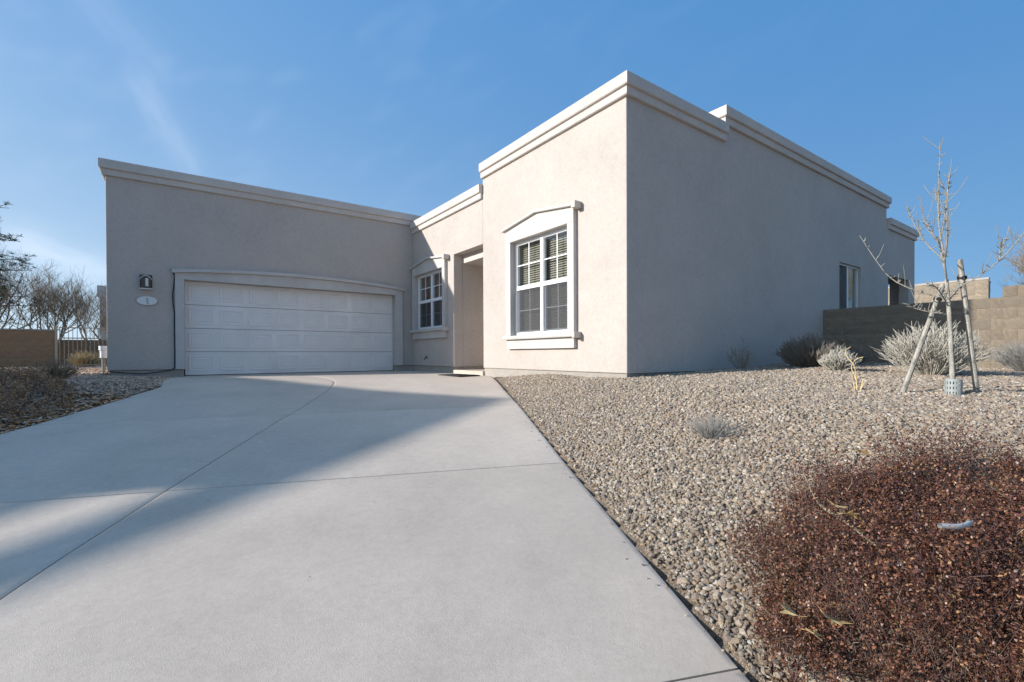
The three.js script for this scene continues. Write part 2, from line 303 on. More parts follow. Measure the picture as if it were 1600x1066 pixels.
  // roofs and floors (keep the rooms closed)
  for (const q of [bx(XE + 0.25, 8.285, 4.0, 4.15, VC + 0.25, VT - 0.22), bx(XE + 0.25, 8.285, 3.75, 3.9, VT, VG + 0.25), bx(XG + 0.25, 8.285, 3.85, 4.0, VG + 0.25, 19.75), bx(8.535, 16.705, 4.3, 4.45, VC + 0.25, 13.75), bx(16.955, 19.35, 3.8, 3.95, VC + 0.25, 8.75)]) part(house, 'roof', q, M.roof);
  for (const q of [bx(XE + 0.25, 8.285, 0.0, 0.12, VC + 0.25, VT - 0.22), bx(XE + 0.25, 8.285, 0.0, 0.12, VJ + 0.2, VG + 0.25), bx(XG + 0.25, 8.285, -0.15, -0.03, VG + 0.25, 19.75), bx(8.535, 16.705, 0.0, 0.12, VC + 0.25, 13.75), bx(16.955, 19.35, 0.0, 0.11, VC + 0.03, 8.75)]) part(house, 'floor', q, M.foundation);
  part(house, 'partition', bx(XE + 0.3, 8.285, 0, 3.9, VG, VG + 0.2), M.room);
  // foundation stem, a little behind the stucco
  const f = 0.03;
  for (const q of [
    bx(XG + f, 0.12, -0.9, SB - 0.004, VG + f, VG + 0.25), bx(5.04, XE + f + 0.1, -0.9, SB - 0.004, VG + f, VG + 0.25),
    bx(XE + f, XE + 0.25, -0.9, SB - 0.004, VC + f, VT - 0.002), bx(XE + f + 0.002, XE + 0.25, -0.9, SB - 0.004, VJ + f, VG + f - 0.002),
    bx(XE + 0.25, 19.6 - f, -0.9, SB - 0.004, VC + f + 0.002, VC + 0.25), bx(XG + f, XG + 0.25, -0.9, SB - 0.004, VG + 0.25, 20), bx(XE + 0.25, 7.4, -0.9, SB - 0.004, VJ + 0.02, VJ + 0.2)]) part(house, 'foundation', q, M.foundation);
  part(house, 'garage_floor', bx(0.12, 5.04, -0.5, -0.012, VG + 0.02, VG + 0.6), M.concrete);
  part(house, 'stoop', bx(XE - 0.02, 7.4, -0.5, 0.065, VT + 0.002, VJ + 0.02), M.concrete);

  // parapet bands: two stepped courses swept along the wall tops
  function band(name, path, H) {
    const prof = [[-0.24, H - 0.012], [-0.22, H], [0.088, H], [0.1, H - 0.012], [0.1, H - 0.178], [0.088, H - 0.19], [0.056, H - 0.196], [0.056, H - 0.308], [0.044, H - 0.32], [-0.02, H - 0.324]];
    const pos = [], idx = [], n = prof.length;
    path.forEach(([X, V], i) => {
      const nb = k => { const a = path[k], b = path[k + 1], L = Math.hypot(b[0] - a[0], b[1] - a[1]); return [-(b[1] - a[1]) / L, (b[0] - a[0]) / L]; };   // left normal in (X,V)
      let n1 = i > 0 ? nb(i - 1) : nb(0), n2 = i < path.length - 1 ? nb(i) : n1; const m = [n1[0] + n2[0], n1[1] + n2[1]], k = 2 / (m[0] * m[0] + m[1] * m[1]); const q = [m[0] * k, m[1] * k];
      for (const [o, y] of prof) pos.push(X - q[0] * o, y, -(V - q[1] * o));
    });
    for (let i = 0; i < path.length - 1; i++) for (let k = 0; k < n; k++) { const a = i * n + k, b = i * n + (k + 1) % n; idx.push(a, b, a + n, b, b + n, a + n); }
    for (const e of [0, path.length - 1]) { const tri = THREE.ShapeUtils.triangulateShape(prof.map(q => new THREE.Vector2(q[0], q[1])), []); for (const t of tri) idx.push(e * n + t[0], e * n + t[1], e * n + t[2]); }
    const g = new THREE.BufferGeometry(); g.setAttribute('position', new THREE.Float32BufferAttribute(pos, 3)); g.setIndex(idx);
    part(house, name, boxUV(g), M.band);
  }
  // each path keeps the outside on its right hand (looking along it, in X/V)
  band('parapet_band', [[XG, 20], [XG, VG], [XE + 0.3, VG]], 4.483);
  band('parapet_band', [[XE, VG - 0.002], [XE, VT + 0.001]], 4.24);
  band('parapet_band', [[XE, VT - 0.001], [XE, VC], [8.283, VC]], 4.6785);
  band('parapet_band', [[8.285, 12], [8.285, VC], [16.955, VC], [16.955, 13]], 4.9965);
  band('parapet_band', [[16.955 + 0.1, VC], [19.599, VC], [19.599, 9]], 4.407);

  // ---- windows: local x to the right seen from outside, z outward, y from the opening's bottom
  function windowUnit(o) {
    const { w, h, x, y, z, ry, blind, casing } = o, g = grp(house, 'window', x, y, z, ry), a = w / 2;
    const fr = 0.05;
    part(g, 'window_frame', [bz(-a, a, 0, fr, -0.13, -0.045), bz(-a, a, h - fr, h, -0.13, -0.045), bz(-a, -a + fr, fr, h - fr, -0.13, -0.045), bz(a - fr, a, fr, h - fr, -0.13, -0.045)], M.vinyl);
    part(g, 'mullion', bz(-0.04, 0.04, fr, h - fr, -0.128, -0.043), M.vinyl);
    const mid = h * 0.505;
    for (const sx of [-1, 1]) {
      const x0 = sx < 0 ? -a + fr : 0.04, x1 = sx < 0 ? -0.04 : a - fr;
      part(g, 'meeting_rail', bz(x0, x1, mid - 0.035, mid + 0.035, -0.122, -0.05), M.vinyl);
      for (const [r, y0, y1, zz] of [[0, fr, mid - 0.035, -0.10], [1, mid + 0.035, h - fr, -0.08]]) {
        const st = r ? 0.012 : 0.04, X0 = x0 + st, X1 = x1 - st, Y0 = y0 + st, Y1 = y1 - (r ? 0.012 : 0.006);
        part(g, 'sash', [bz(x0, X0, y0, y1, zz - 0.02, zz + 0.02), bz(X1, x1, y0, y1, zz - 0.02, zz + 0.02), bz(X0, X1, y0, Y0, zz - 0.02, zz + 0.02), bz(X0, X1, Y1, y1, zz - 0.02, zz + 0.02)], M.vinyl);
        part(g, 'pane', bz(X0, X1, Y0, Y1, zz - 0.003, zz + 0.003), M.glass);
        const xm = (X0 + X1) / 2, ym = (Y0 + Y1) / 2;
        part(g, 'muntin', [bz(xm - 0.01, xm + 0.01, Y0, Y1, zz + 0.004, zz + 0.014), bz(X0, xm - 0.01, ym - 0.01, ym + 0.01, zz + 0.004, zz + 0.014), bz(xm + 0.01, X1, ym - 0.01, ym + 0.01, zz + 0.004, zz + 0.014)], M.vinyl);
        if (!r) part(g, 'insect_screen', bz(x0 + 0.012, x1 - 0.012, y0 + 0.012, y1, zz + 0.028, zz + 0.030), M.screen);
      }
      const sl = []; for (let yy = fr + 0.02; yy < h - 0.03; yy += 0.044) { const b = new THREE.BoxGeometry(x1 - x0 - 0.02, 0.003, 0.046); b.rotateX(0.85); b.translate((x0 + x1) / 2, yy, -0.185); sl.push(boxUV(b)); }
      for (const t of [0.2, 0.8]) sl.push(bz(x0 + (x1 - x0) * t - 0.004, x0 + (x1 - x0) * t + 0.004, fr, h - 0.02, -0.176, -0.174));
      part(g, 'blind', sl, blind);
    }
    if (casing) {
      const c = casing, t = 0.085, s0 = c.side, bot = 0, hs = h + c.head, pk = c.peak;   // pediment head: straight ends, raised middle
      const head = new THREE.Shape(); head.moveTo(-a - s0, h); head.lineTo(a + s0, h); head.lineTo(a + s0, hs); head.lineTo(0, hs + pk); head.lineTo(-a - s0, hs); head.closePath();
      const hg = new THREE.ExtrudeGeometry(head, { depth: t - 0.01, bevelEnabled: true, bevelSize: 0.006, bevelOffset: -0.006, bevelThickness: 0.006, bevelSegments: 1 }); hg.translate(0, 0, 0.004);
      part(g, 'casing_head', boxUV(hg), M.trim);
      for (const sx of [-1, 1]) part(g, 'casing_side', bz(Math.min(sx * a, sx * (a + s0)), Math.max(sx * a, sx * (a + s0)), 0, h - 0.001, -0.001, t - 0.003), M.trim);
      // rounded cap following the pediment, with square returns at its ends
      const cap = new THREE.Shape(), ov = 0.06, k = pk / (a + s0); const ys = hs - ov * k;
      cap.moveTo(-a - s0 - ov, ys); cap.lineTo(0, hs + pk); cap.lineTo(a + s0 + ov, ys); cap.lineTo(a + s0 + ov, ys + 0.055); cap.lineTo(0, hs + pk + 0.055); cap.lineTo(-a - s0 - ov, ys + 0.055); cap.closePath();
      const cg = new THREE.ExtrudeGeometry(cap, { depth: t + 0.02, bevelEnabled: true, bevelSize: 0.014, bevelOffset: -0.014, bevelThickness: 0.02, bevelSegments: 3 }); cg.translate(0, 0, 0.02);
      part(g, 'casing_cap', boxUV(cg), M.trim);
      for (const sx of c.ends) part(g, 'cap_end_block', bz(sx * (a + s0 + 0.07) - 0.045, sx * (a + s0 + 0.07) + 0.045, ys - 0.035, ys + 0.075, 0.002, t + 0.075), M.band);
      const sg = new THREE.ExtrudeGeometry((() => { const q = new THREE.Shape(); q.moveTo(0, 0); q.lineTo(t + 0.05, 0); q.lineTo(t + 0.06, 0.02); q.lineTo(t + 0.06, 0.06); q.lineTo(t + 0.04, 0.075); q.lineTo(0, 0.08); q.closePath(); return q; })(), { depth: 2 * (a + s0) + 0.1, bevelEnabled: false });
      sg.applyMatrix4(new THREE.Matrix4().makeBasis(v3(0, 0, 1), v3(0, 1, 0), v3(-1, 0, 0)).setPosition(a + s0 + 0.05, -0.082, 0.001));
      part(g, 'window_sill', boxUV(sg), M.trim);
      for (const sx of c.ends) part(g, 'sill_end_block', bz(sx * (a + s0 + 0.07) - 0.03, sx * (a + s0 + 0.07) + 0.03, -0.10, 0.0, 0.002, t + 0.08), M.band);
      part(g, 'sill_apron', bz(-a - s0 + 0.01, a + s0 - 0.01, -0.27, -0.083, 0.002, t - 0.015), M.trim);
    }
    return g;
  }
  windowUnit({ w: 1.70, h: 1.88, x: XE, y: 0.82, z: -6.87, ry: -Math.PI / 2, blind: M.blind, casing: { side: 0.16, head: 0.25, peak: 0.135, ends: [1] } });
  windowUnit({ w: 1.71, h: 1.52, x: XE + 0.002, y: 1.15, z: -11.585, ry: -Math.PI / 2, blind: M.blindRed, casing: { side: 0.145, head: 0.22, peak: 0.12, ends: [1] } });
  // slider in the long side wall
  { const w = 1.435, h = 1.585, a = w / 2, g = grp(house, 'window', 14.2625, 1.15, -(VC - 0.002), 0);
    part(g, 'window_frame', [bz(-a, a, 0, 0.04, -0.14, -0.07), bz(-a, a, h - 0.04, h, -0.14, -0.07), bz(-a, -a + 0.04, 0.04, h - 0.04, -0.14, -0.07), bz(a - 0.04, a, 0.04, h - 0.04, -0.14, -0.07)], M.vinyl);
    part(g, 'mullion', bz(-0.03, 0.03, 0.04, h - 0.04, -0.135, -0.065), M.vinyl);
    part(g, 'pane', bz(-a + 0.04, -0.03, 0.04, h - 0.04, -0.115, -0.109), M.glass); part(g, 'pane', bz(0.03, a - 0.04, 0.04, h - 0.04, -0.095, -0.089), M.glass);
    part(g, 'insect_screen', bz(-a + 0.04, -0.03, 0.04, h - 0.04, -0.082, -0.080), M.screen);
    const sl = []; for (let yy = 0.05; yy < h - 0.04; yy += 0.044) { const b = new THREE.BoxGeometry(w - 0.1, 0.003, 0.046); b.rotateX(1.1); b.translate(0, yy, -0.19); sl.push(boxUV(b)); } part(g, 'blind', sl, M.room); }

  // ---- garage door: four sections of eight embossed panels
  const gd = grp(house, 'garage_door', 0.14, 0, -(VG + 0.15), 0);
  const SW = 4.88, SH = 2.134 / 4;
  for (let r = 0; r < 4; r++) { const g = new THREE.BoxGeometry(SW - 0.01, SH - 0.009, 0.05); g.translate(SW / 2, r * SH + SH / 2, -0.025); part(gd, 'door_section', boxUV(g), M.door); }
  part(gd, 'door_backing', bz(0, SW, 0.02, 2.13, -0.09, -0.055), M.dark);
  part(gd, 'bottom_seal', bz(0.01, SW - 0.01, -0.01, 0.004, -0.045, -0.006), M.rubber);
  { const w = 0.49, h = 0.36, rings = [[0, 0], [0.014, 0.007], [0.034, 0.007], [0.048, 0.002], [0.062, 0.002], [0.076, 0.007]], pos = [], idx = [];
    for (const [i, z] of rings) { const x = w / 2 - i, y = h / 2 - i; pos.push(-x, -y, z, x, -y, z, x, y, z, -x, y, z); }
    for (let k = 0; k < rings.length - 1; k++) for (let q = 0; q < 4; q++) { const a = k * 4 + q, b = k * 4 + (q + 1) % 4; idx.push(a, b, a + 4, b, b + 4, a + 4); }
    const e = (rings.length - 1) * 4; idx.push(e, e + 1, e + 2, e, e + 2, e + 3);
    const g = new THREE.BufferGeometry(); g.setAttribute('position', new THREE.Float32BufferAttribute(pos, 3)); g.setIndex(idx); const pg = boxUV(g);
    for (let r = 0; r < 4; r++) for (let c = 0; c < 8; c++) { const o = part(gd, 'panel', pg, M.door); o.position.set(SW / 8 * (c + 0.5), r * SH + SH / 2, 0.0005); } }
  part(gd, 'lock_plate', bz(SW + 0.005, SW + 0.03, 1.0, 1.22, 0.02, 0.05), M.vinyl);
  // white surround with arched cap
  const t = 0.07, sur = grp(house, 'garage_surround', 0, 0, -VG, 0);
  part(sur, 'jamb', [bz(-0.03, 0.139, SB + 0.004, 2.133, 0.001, t), bz(0.115, 0.139, SB + 0.004, 2.133, -0.15, 0.0)], M.trim);
  part(sur, 'jamb', [bz(5.021, 5.23, SB + 0.004, 2.133, 0.001, t), bz(5.021, 5.045, SB + 0.004, 2.133, -0.15, 0.0)], M.trim);
  const arch = x => 2.262 + 0.125 * Math.pow(Math.cos(clamp((x - 2.6) / 2.63, -1, 1) * Math.PI / 2), 0.8);
  const hd = new THREE.Shape(); hd.moveTo(-0.03, 2.134); hd.lineTo(5.23, 2.134); for (let k = 0; k <= 40; k++) { const x = 5.23 - 5.26 * k / 40; hd.lineTo(x, arch(x)); } hd.closePath();
  const hg = new THREE.ExtrudeGeometry(hd, { depth: t - 0.004, bevelEnabled: false }); part(sur, 'header', boxUV(hg), M.trim);
  const cp = new THREE.Shape(); cp.moveTo(-0.09, arch(-0.03)); for (let k = 0; k <= 40; k++) { const x = -0.03 + 5.26 * k / 40; cp.lineTo(x, arch(x) + 0.001); } cp.lineTo(5.29, arch(5.23)); for (let k = 0; k <= 40; k++) { const x = 5.29 - 5.38 * k / 40; cp.lineTo(x, arch(clamp(x, -0.03, 5.23)) + 0.078); } cp.closePath();
  const cg = new THREE.ExtrudeGeometry(cp, { depth: t + 0.03, bevelEnabled: true, bevelSize: 0.01, bevelOffset: -0.01, bevelThickness: 0.012, bevelSegments: 2 }); cg.translate(0, 0, 0.012); part(sur, 'header_cap', boxUV(cg), M.trim);
}

// wall lamp: bronze box with an arched niche relief
{
  const o = grp(scene, 'wall_lamp', -0.533, 1.885, -VG); tag(o, 'dark bronze wall lamp with arched relief on the garage wall', 'lamp');
  part(o, 'back_plate', bz(-0.105, 0.105, 0.0, 0.295, 0.002, 0.02), M.bronze);
  const sh = new THREE.Shape(); for (let k = 0; k <= 14; k++) { const a = Math.PI * k / 14, x = -0.1 * Math.cos(a), z = 0.02 + 0.09 * Math.sin(a); k ? sh.lineTo(x, z) : sh.moveTo(x, z); } sh.closePath();
  const g = new THREE.ExtrudeGeometry(sh, { depth: 0.27, bevelEnabled: false }); g.applyMatrix4(new THREE.Matrix4().makeBasis(v3(1, 0, 0), v3(0, 0, 1), v3(0, 1, 0)).setPosition(0, 0.012, 0)); part(o, 'housing', boxUV(g), M.bronze);
  const surf = a => v3(-0.103 * Math.cos(a), 0, 0.022 + 0.093 * Math.sin(a));
  const arc = []; for (let k = 0; k <= 12; k++) { const a = 0.35 + (Math.PI - 0.7) * k / 12; const q = surf(a); q.y = 0.19 + 0.075 * Math.sin(Math.PI * k / 12); arc.push(q); } part(o, 'arch_trim', new Tubes().add(arc, 0.009, 0.009, 6).geo(), M.frosted);
  part(o, 'lens', (() => { const q = new THREE.CylinderGeometry(0.028, 0.028, 0.17, 14); q.translate(0.015, 0.125, 0.095); return boxUV(q); })(), M.frosted);
  part(o, 'base_ledge', bz(-0.11, 0.11, -0.02, 0.0, 0.002, 0.115), M.frosted);
}
// oval house-number plaque
{
  const o = grp(scene, 'address_plaque', -0.518, 1.625, -VG); tag(o, 'white oval address plaque under the wall lamp', 'plaque');
  const ell = (a, b) => { const s = new THREE.Shape(); s.absellipse(0, 0, a, b, 0, Math.PI * 2); return s; };
  const g = new THREE.ExtrudeGeometry(ell(0.187, 0.103), { depth: 0.014, bevelEnabled: true, bevelSize: 0.006, bevelThickness: 0.004, bevelOffset: -0.006, bevelSegments: 2 }); g.translate(0, 0, 0.005); part(o, 'rim', boxUV(g), M.greyTwig);
  const g2 = new THREE.ExtrudeGeometry(ell(0.178, 0.095), { depth: 0.008, bevelEnabled: false }); g2.translate(0, 0, 0.018); part(o, 'face', boxUV(g2), M.plaque);
  const dig = (pts, w) => new Tubes().add(pts.map(([x, y]) => v3(x, y, 0.0265)), w, w, 5).geo();
  const five = []; five.push([0.026, -0.012], [-0.004, -0.016], [-0.010, -0.036]); for (let k = 0; k <= 8; k++) { const a = 1.9 - 4.2 * k / 8; five.push([0.004 + 0.018 * Math.cos(a), -0.054 + 0.019 * Math.sin(a)]); } part(o, 'numeral', dig(five, 0.004), M.ink);
  const eight = []; for (let k = 0; k <= 20; k++) { const a = 2 * Math.PI * k / 20; eight.push([0.002 + 0.013 * Math.sin(2 * a), 0.028 + 0.028 * Math.cos(a)]); } part(o, 'numeral', dig(eight, 0.004), M.greyTwig);
}
// black cable down the surround and along the base of the stucco
{
  const t = new Tubes(), z = -VG + 0.014;
  t.add([v3(-0.10, 2.35, z), v3(-0.06, 2.28, z), v3(-0.035, 2.2, z), v3(-0.05, 2.0, z), v3(-0.075, 1.8, z), v3(-0.07, 1.6, z), v3(-0.045, 1.4, z), v3(-0.05, 1.0, z), v3(-0.045, 0.5, z), v3(-0.05, 0.2, z), v3(-0.09, 0.135, z), v3(-0.3, 0.10, z + 0.01), v3(-0.6, 0.06, z + 0.02), v3(-0.9, 0.09, z + 0.02), v3(-1.16, 0.12, z + 0.02), v3(-1.2, 0.06, z + 0.02)], 0.010, 0.010, 6);
  tag(part(scene, 'cable', t.geo(), M.rubber), 'thin black cable hanging down beside the garage door surround', 'cable');
}
// tap on the entry wall
{
  const o = grp(scene, 'garden_tap', XE, 0.36, -11.75, -Math.PI / 2); tag(o, 'small garden tap on the shaded wall under the small window', 'tap');
  const t = new Tubes().add([v3(0, 0, 0.0), v3(0, 0, 0.06), v3(0, -0.02, 0.09), v3(0, -0.06, 0.1)], 0.014, 0.012, 7); part(o, 'spout', t.geo(), M.bronze);
  part(o, 'handle', bz(-0.035, 0.035, 0.045, 0.06, 0.05, 0.065), M.bronze); part(o, 'stem', bz(-0.007, 0.007, 0, 0.045, 0.05, 0.064), M.bronze);
}
// doormat
{
  const c = [[4.85, 9.63], [4.83, 8.68], [5.42, 8.72], [5.45, 9.75]], o = grp(scene, 'doormat', 5.12, driveY(5.12, 9.2) + 0.004, -9.2, 0.04); tag(o, 'dark doormat lying on the concrete before the entry', 'doormat');
  part(o, 'mat', bz(-0.28, 0.28, 0, 0.014, -0.45, 0.45), M.rubber);
  const rb = []; for (let k = 0; k < 14; k++) rb.push(bz(-0.25, 0.25, 0.0142, 0.02, -0.42 + k * 0.062, -0.42 + k * 0.062 + 0.035)); part(o, 'ribs', rb, M.rubber);
}

// ---------------------------------------------------------------- block walls
function blockGeo(k, L = 0.397, H = 0.194, D = 0.2) {      // split-face block: rough front face looking to +z, 48 triangles
  const nx = 5, ny = 3, pos = [], idx = [], id = (i, j) => j * (nx + 1) + i;
  for (let j = 0; j <= ny; j++) for (let i = 0; i <= nx; i++) { const e = i === 0 || j === 0 || i === nx || j === ny; pos.push(-L / 2 + L * i / nx, -H / 2 + H * j / ny, (e ? -0.008 : 0.012 * (hash2(i, j, k * 17 + 3) - 0.35)) + 0.006 * hash2(i, j, k + 80)); }
  for (let j = 0; j < ny; j++) for (let i = 0; i < nx; i++) idx.push(id(i, j), id(i + 1, j), id(i, j + 1), id(i + 1, j), id(i + 1, j + 1), id(i, j + 1));
  const g = new THREE.BufferGeometry(); g.setAttribute('position', new THREE.Float32BufferAttribute(pos, 3)); g.setIndex(idx);
  return merge([boxUV(g), bz(-L / 2 + 0.001, L / 2 - 0.001, -H / 2 + 0.001, H / 2 - 0.001, -D, -0.0095)]);
}
const bgeo = [0, 1, 2, 3].map(k => blockGeo(k)), bhalf = [0, 1].map(k => blockGeo(k + 9, 0.194));
function blockWall(name, x, y, z, ry, len, courses, mats, label, capH, mort = M.mortar) {   // local x along the wall from 0 to len, front to +z
  const o = grp(scene, name, x, y, z, ry); tag(o, label, 'wall');
  part(o, 'mortar_core', bz(0.004, len - 0.004, -0.5, courses * 0.203 - 0.012, -0.19, -0.016), mort);
  for (let c = 0; c < courses; c++) { let a = 0, odd = c % 2;
    while (a < len - 0.06) { let L = (a === 0 && odd) || len - a < 0.39 ? 0.203 : 0.406; const b = part(o, 'block', L < 0.3 ? bhalf[(rnd() * 2) | 0] : bgeo[(rnd() * 4) | 0], mats[(rnd() * 3) | 0]); b.position.set(a + L / 2, c * 0.203 + 0.1, 0.004 * (rnd() - 0.5)); a += L; } }
  if (capH) part(o, 'coping', bz(-0.01, len + 0.01, courses * 0.203 + 0.002, courses * 0.203 + capH, -0.21, 0.012), M.foundation);
  return o;
}
blockWall('block_wall', 12.579, 0.06, -4.766, -Math.PI / 2, 2.984, 7, M.block, 'low block wall joining the side of the house, mostly in its shadow');
blockWall('block_wall', 12.579, 0.06, -1.780, -Math.PI / 2, 4.06, 8, M.block, 'taller tan split face block wall behind the dry grey shrub');
blockWall('block_wall', 27, 1.2, -8.27, -Math.PI / 2, 4.06, 11, M.block, 'raised sunlit block wall standing beyond the low block wall', 0.08);
blockWall('block_wall', 27.002, 1.2, -4.404, 0, 1.624, 11, M.block, 'end return of the raised block wall, turned from the sun', 0.08);
blockWall('block_wall', -8.65, -0.02, -24.5, 0, 4.872, 7, M.brownBlock, 'brown split face block wall beside the iron gate', 0.06);
blockWall('block_wall', -6.2, -0.02, -29, 0, 6.09, 6, M.brownBlock, 'brown block wall seen through the bars of the gate', 0);

// ---------------------------------------------------------------- iron gate
{
  const o = grp(scene, 'iron_gate', -3.77, 0.02, -24.5); tag(o, 'tan painted iron gate with thin upright bars beside the brown wall', 'gate');
  part(o, 'gate_post', bz(0.0, 0.07, -0.3, 1.56, -0.035, 0.035), M.steel); part(o, 'gate_post', bz(1.93, 2.0, -0.3, 1.56, -0.035, 0.035), M.steel);
  part(o, 'rail', bz(0.12, 1.9, 0.06, 0.10, -0.015, 0.015), M.steel); part(o, 'rail', bz(0.12, 1.9, 1.10, 1.14, -0.015, 0.015), M.steel); part(o, 'rail', bz(0.12, 1.9, 1.50, 1.54, -0.015, 0.015), M.steel);
  for (let k = 0; k < 15; k++) part(o, 'bar', bz(0.12 + k * 0.124, 0.14 + k * 0.124, 0.1, 1.5, -0.008, 0.008), M.steel);
}

// ---------------------------------------------------------------- neighbour's flat roofed house beyond the left edge (casts the big shadow)
{
  const g0 = grp(scene, 'neighbour_house', -8.01, 0, -10.37, -2.808); tag(g0, 'tan flat roofed neighbouring house with an open beam porch', 'house');
  const foot = (o, y0, y1) => { const q = new THREE.Shape(); [[o, o], [4.43 - o, o], [4.43 - o, 8], [0.6 + o, 8], [0.72 + o, 3.2], [0.6 + o, 1.93]].forEach(([x, z], i) => i ? q.lineTo(x, -z) : q.moveTo(x, -z)); q.closePath(); const g = new THREE.ExtrudeGeometry(q, { depth: y1 - y0, bevelEnabled: false }); g.rotateX(-Math.PI / 2); g.translate(0, y0, 0); return boxUV(g); };
  part(g0, 'wall', foot(0.03, -1.2, 4.42), M.stucco);
  part(g0, 'wall', bz(4.402, 14, -1.2, 4.42, 1.92, 9), M.stucco);
  part(g0, 'parapet', foot(0, 4.422, 4.6), M.band);
  part(g0, 'parapet', bz(4.432, 14, 4.422, 4.6, 1.88, 9.03), M.band);
  part(g0, 'porch_beam', bz(4.432, 14, 4.52, 4.6, 0, 0.50), M.band);
  part(g0, 'porch_beam', bz(4.432, 14, 4.52, 4.6, 1.06, 1.33), M.band);
  for (const x of [8, 12.6]) part(g0, 'porch_post', bz(x, x + 0.2, -1.2, 4.518, 0.2, 0.4), M.stucco);
  const dr = grp(g0, 'window', 6.2, 1.0, 1.92); part(dr, 'window_frame', bz(-0.8, 0.8, 0, 1.3, -0.06, 0.0), M.vinyl); part(dr, 'pane', bz(-0.72, 0.72, 0.08, 1.22, -0.075, -0.062), M.glass);
}
// far tan house corner beyond the gate and white utility pipe by the garage side
{
  const o = grp(scene, 'far_house', -5.0, 0, -48); tag(o, 'distant tan house corner seen past the garage wall', 'house');
  part(o, 'wall', bz(0.15, 9, -0.5, 5.0, -6, 0), M.stucco); part(o, 'parapet', bz(0, 9.1, 5.002, 5.9, -6.1, 0.1), M.band);
  const u = grp(scene, 'backflow_cover', -1.41, 0.0, -14.5); tag(u, 'white capped pipe standing beside the garage corner', 'pipe');
  const cy = (r, y0, y1) => { const q = new THREE.CylinderGeometry(r, r, y1 - y0, 12); q.translate(0, (y0 + y1) / 2, 0); return boxUV(q); };
  part(u, 'stem', cy(0.035, -0.1, 0.42), M.greyTwig); part(u, 'body', cy(0.065, 0.4, 0.58), M.whitePlastic); part(u, 'cap', cy(0.085, 0.582, 0.68), M.whitePlastic);
}

// ---------------------------------------------------------------- branching plants
const Y3 = v3(0, 1, 0);
function grow(t, p, d, len, r, depth, o) {      // recursive limbs
  const n = 4, pts = [p.clone()], q = p.clone(), dir = d.clone();
  for (let k = 0; k < n; k++) { dir.x += rr(-1, 1) * o.wob; dir.y += rr(-0.4, 0.6) * o.wob + o.up * 0.1; dir.z += rr(-1, 1) * o.wob; dir.normalize(); q.addScaledVector(dir, len / n); pts.push(q.clone()); }
  t.add(pts, r, r * o.taper, depth > 1 ? 6 : depth ? 4 : 3);
  if (!depth) return;
  const kids = o.kids[0] + ((rnd() * (o.kids[1] - o.kids[0] + 1)) | 0);
  for (let k = 0; k < kids; k++) {
    const at = k === 0 ? n : 1 + ((rnd() * n) | 0), b = pts[Math.min(at, n)];
    const nd = dir.clone().multiplyScalar(1).add(v3(rr(-1, 1), rr(-0.3, 0.6), rr(-1, 1)).multiplyScalar(o.spread)).normalize();
    grow(t, b, nd, len * rr(0.55, 0.85), Math.max(r * o.taper * rr(0.65, 0.95), o.rmin), depth - 1, o);
  }
}
function bareTree(name, X, V, h, label, m, o = {}, group) {
  const opt = { wob: 0.16, up: 0.6, taper: 0.68, kids: [3, 4], spread: 0.95, rmin: 0.0035, stems: 3, depth: 5, r: h * 0.0105, lean: 0.35, ...o };
  const g = grp(scene, name, X, groundY(X, V) - 0.03, -V); tag(g, label, 'tree', group);
  const t = new Tubes(), b = new Tubes(); const top = v3(0, h * 0.12, 0);
  t.add([v3(0, -0.1, 0), v3(rr(-0.02, 0.02), h * 0.06, rr(-0.02, 0.02)), top], opt.r * 1.7, opt.r * 1.4, 8);
  for (let k = 0; k < opt.stems; k++) { const a = k / opt.stems * 6.28 + rr(0, 1); grow(b, top, v3(Math.cos(a) * opt.lean, 1, Math.sin(a) * opt.lean).normalize(), h * 0.36, opt.r, opt.depth, opt); }
  part(g, 'trunk', t.geo(), m); part(g, 'crown', b.geo(), m); return g;
}
const LT = 'bare trees beyond the brown wall';
bareTree('bare_tree', -6.2, 27, 4.1, 'bare pale twiggy tree rising over the brown block wall', M.tanBark, { stems: 4, lean: 0.6 }, LT);
bareTree('bare_tree', -4.5, 28.5, 4.0, 'bare tree with fine upright twigs behind the end of the brown wall', M.tanBark, { stems: 5, lean: 0.6 }, LT);
bareTree('bare_tree', -3.4, 31, 4.1, 'bare spreading tree behind the iron gate', M.greyBark, { stems: 4, lean: 0.7 }, LT);
bareTree('bare_tree', -2.9, 34, 4.3, 'bare tree close to the garage corner behind the gate', M.greyBark, { stems: 4, lean: 0.6 }, LT);
bareTree('bare_tree', -8.0, 29, 4.6, 'bare tree with tan limbs behind the pine branches', M.tanBark, { stems: 5, lean: 0.6 }, LT);
bareTree('bare_tree', 23, 1.5, 4.4, 'bare reddish twigged tree beyond the tan block wall', M.tanBark, { stems: 5, lean: 0.6 });
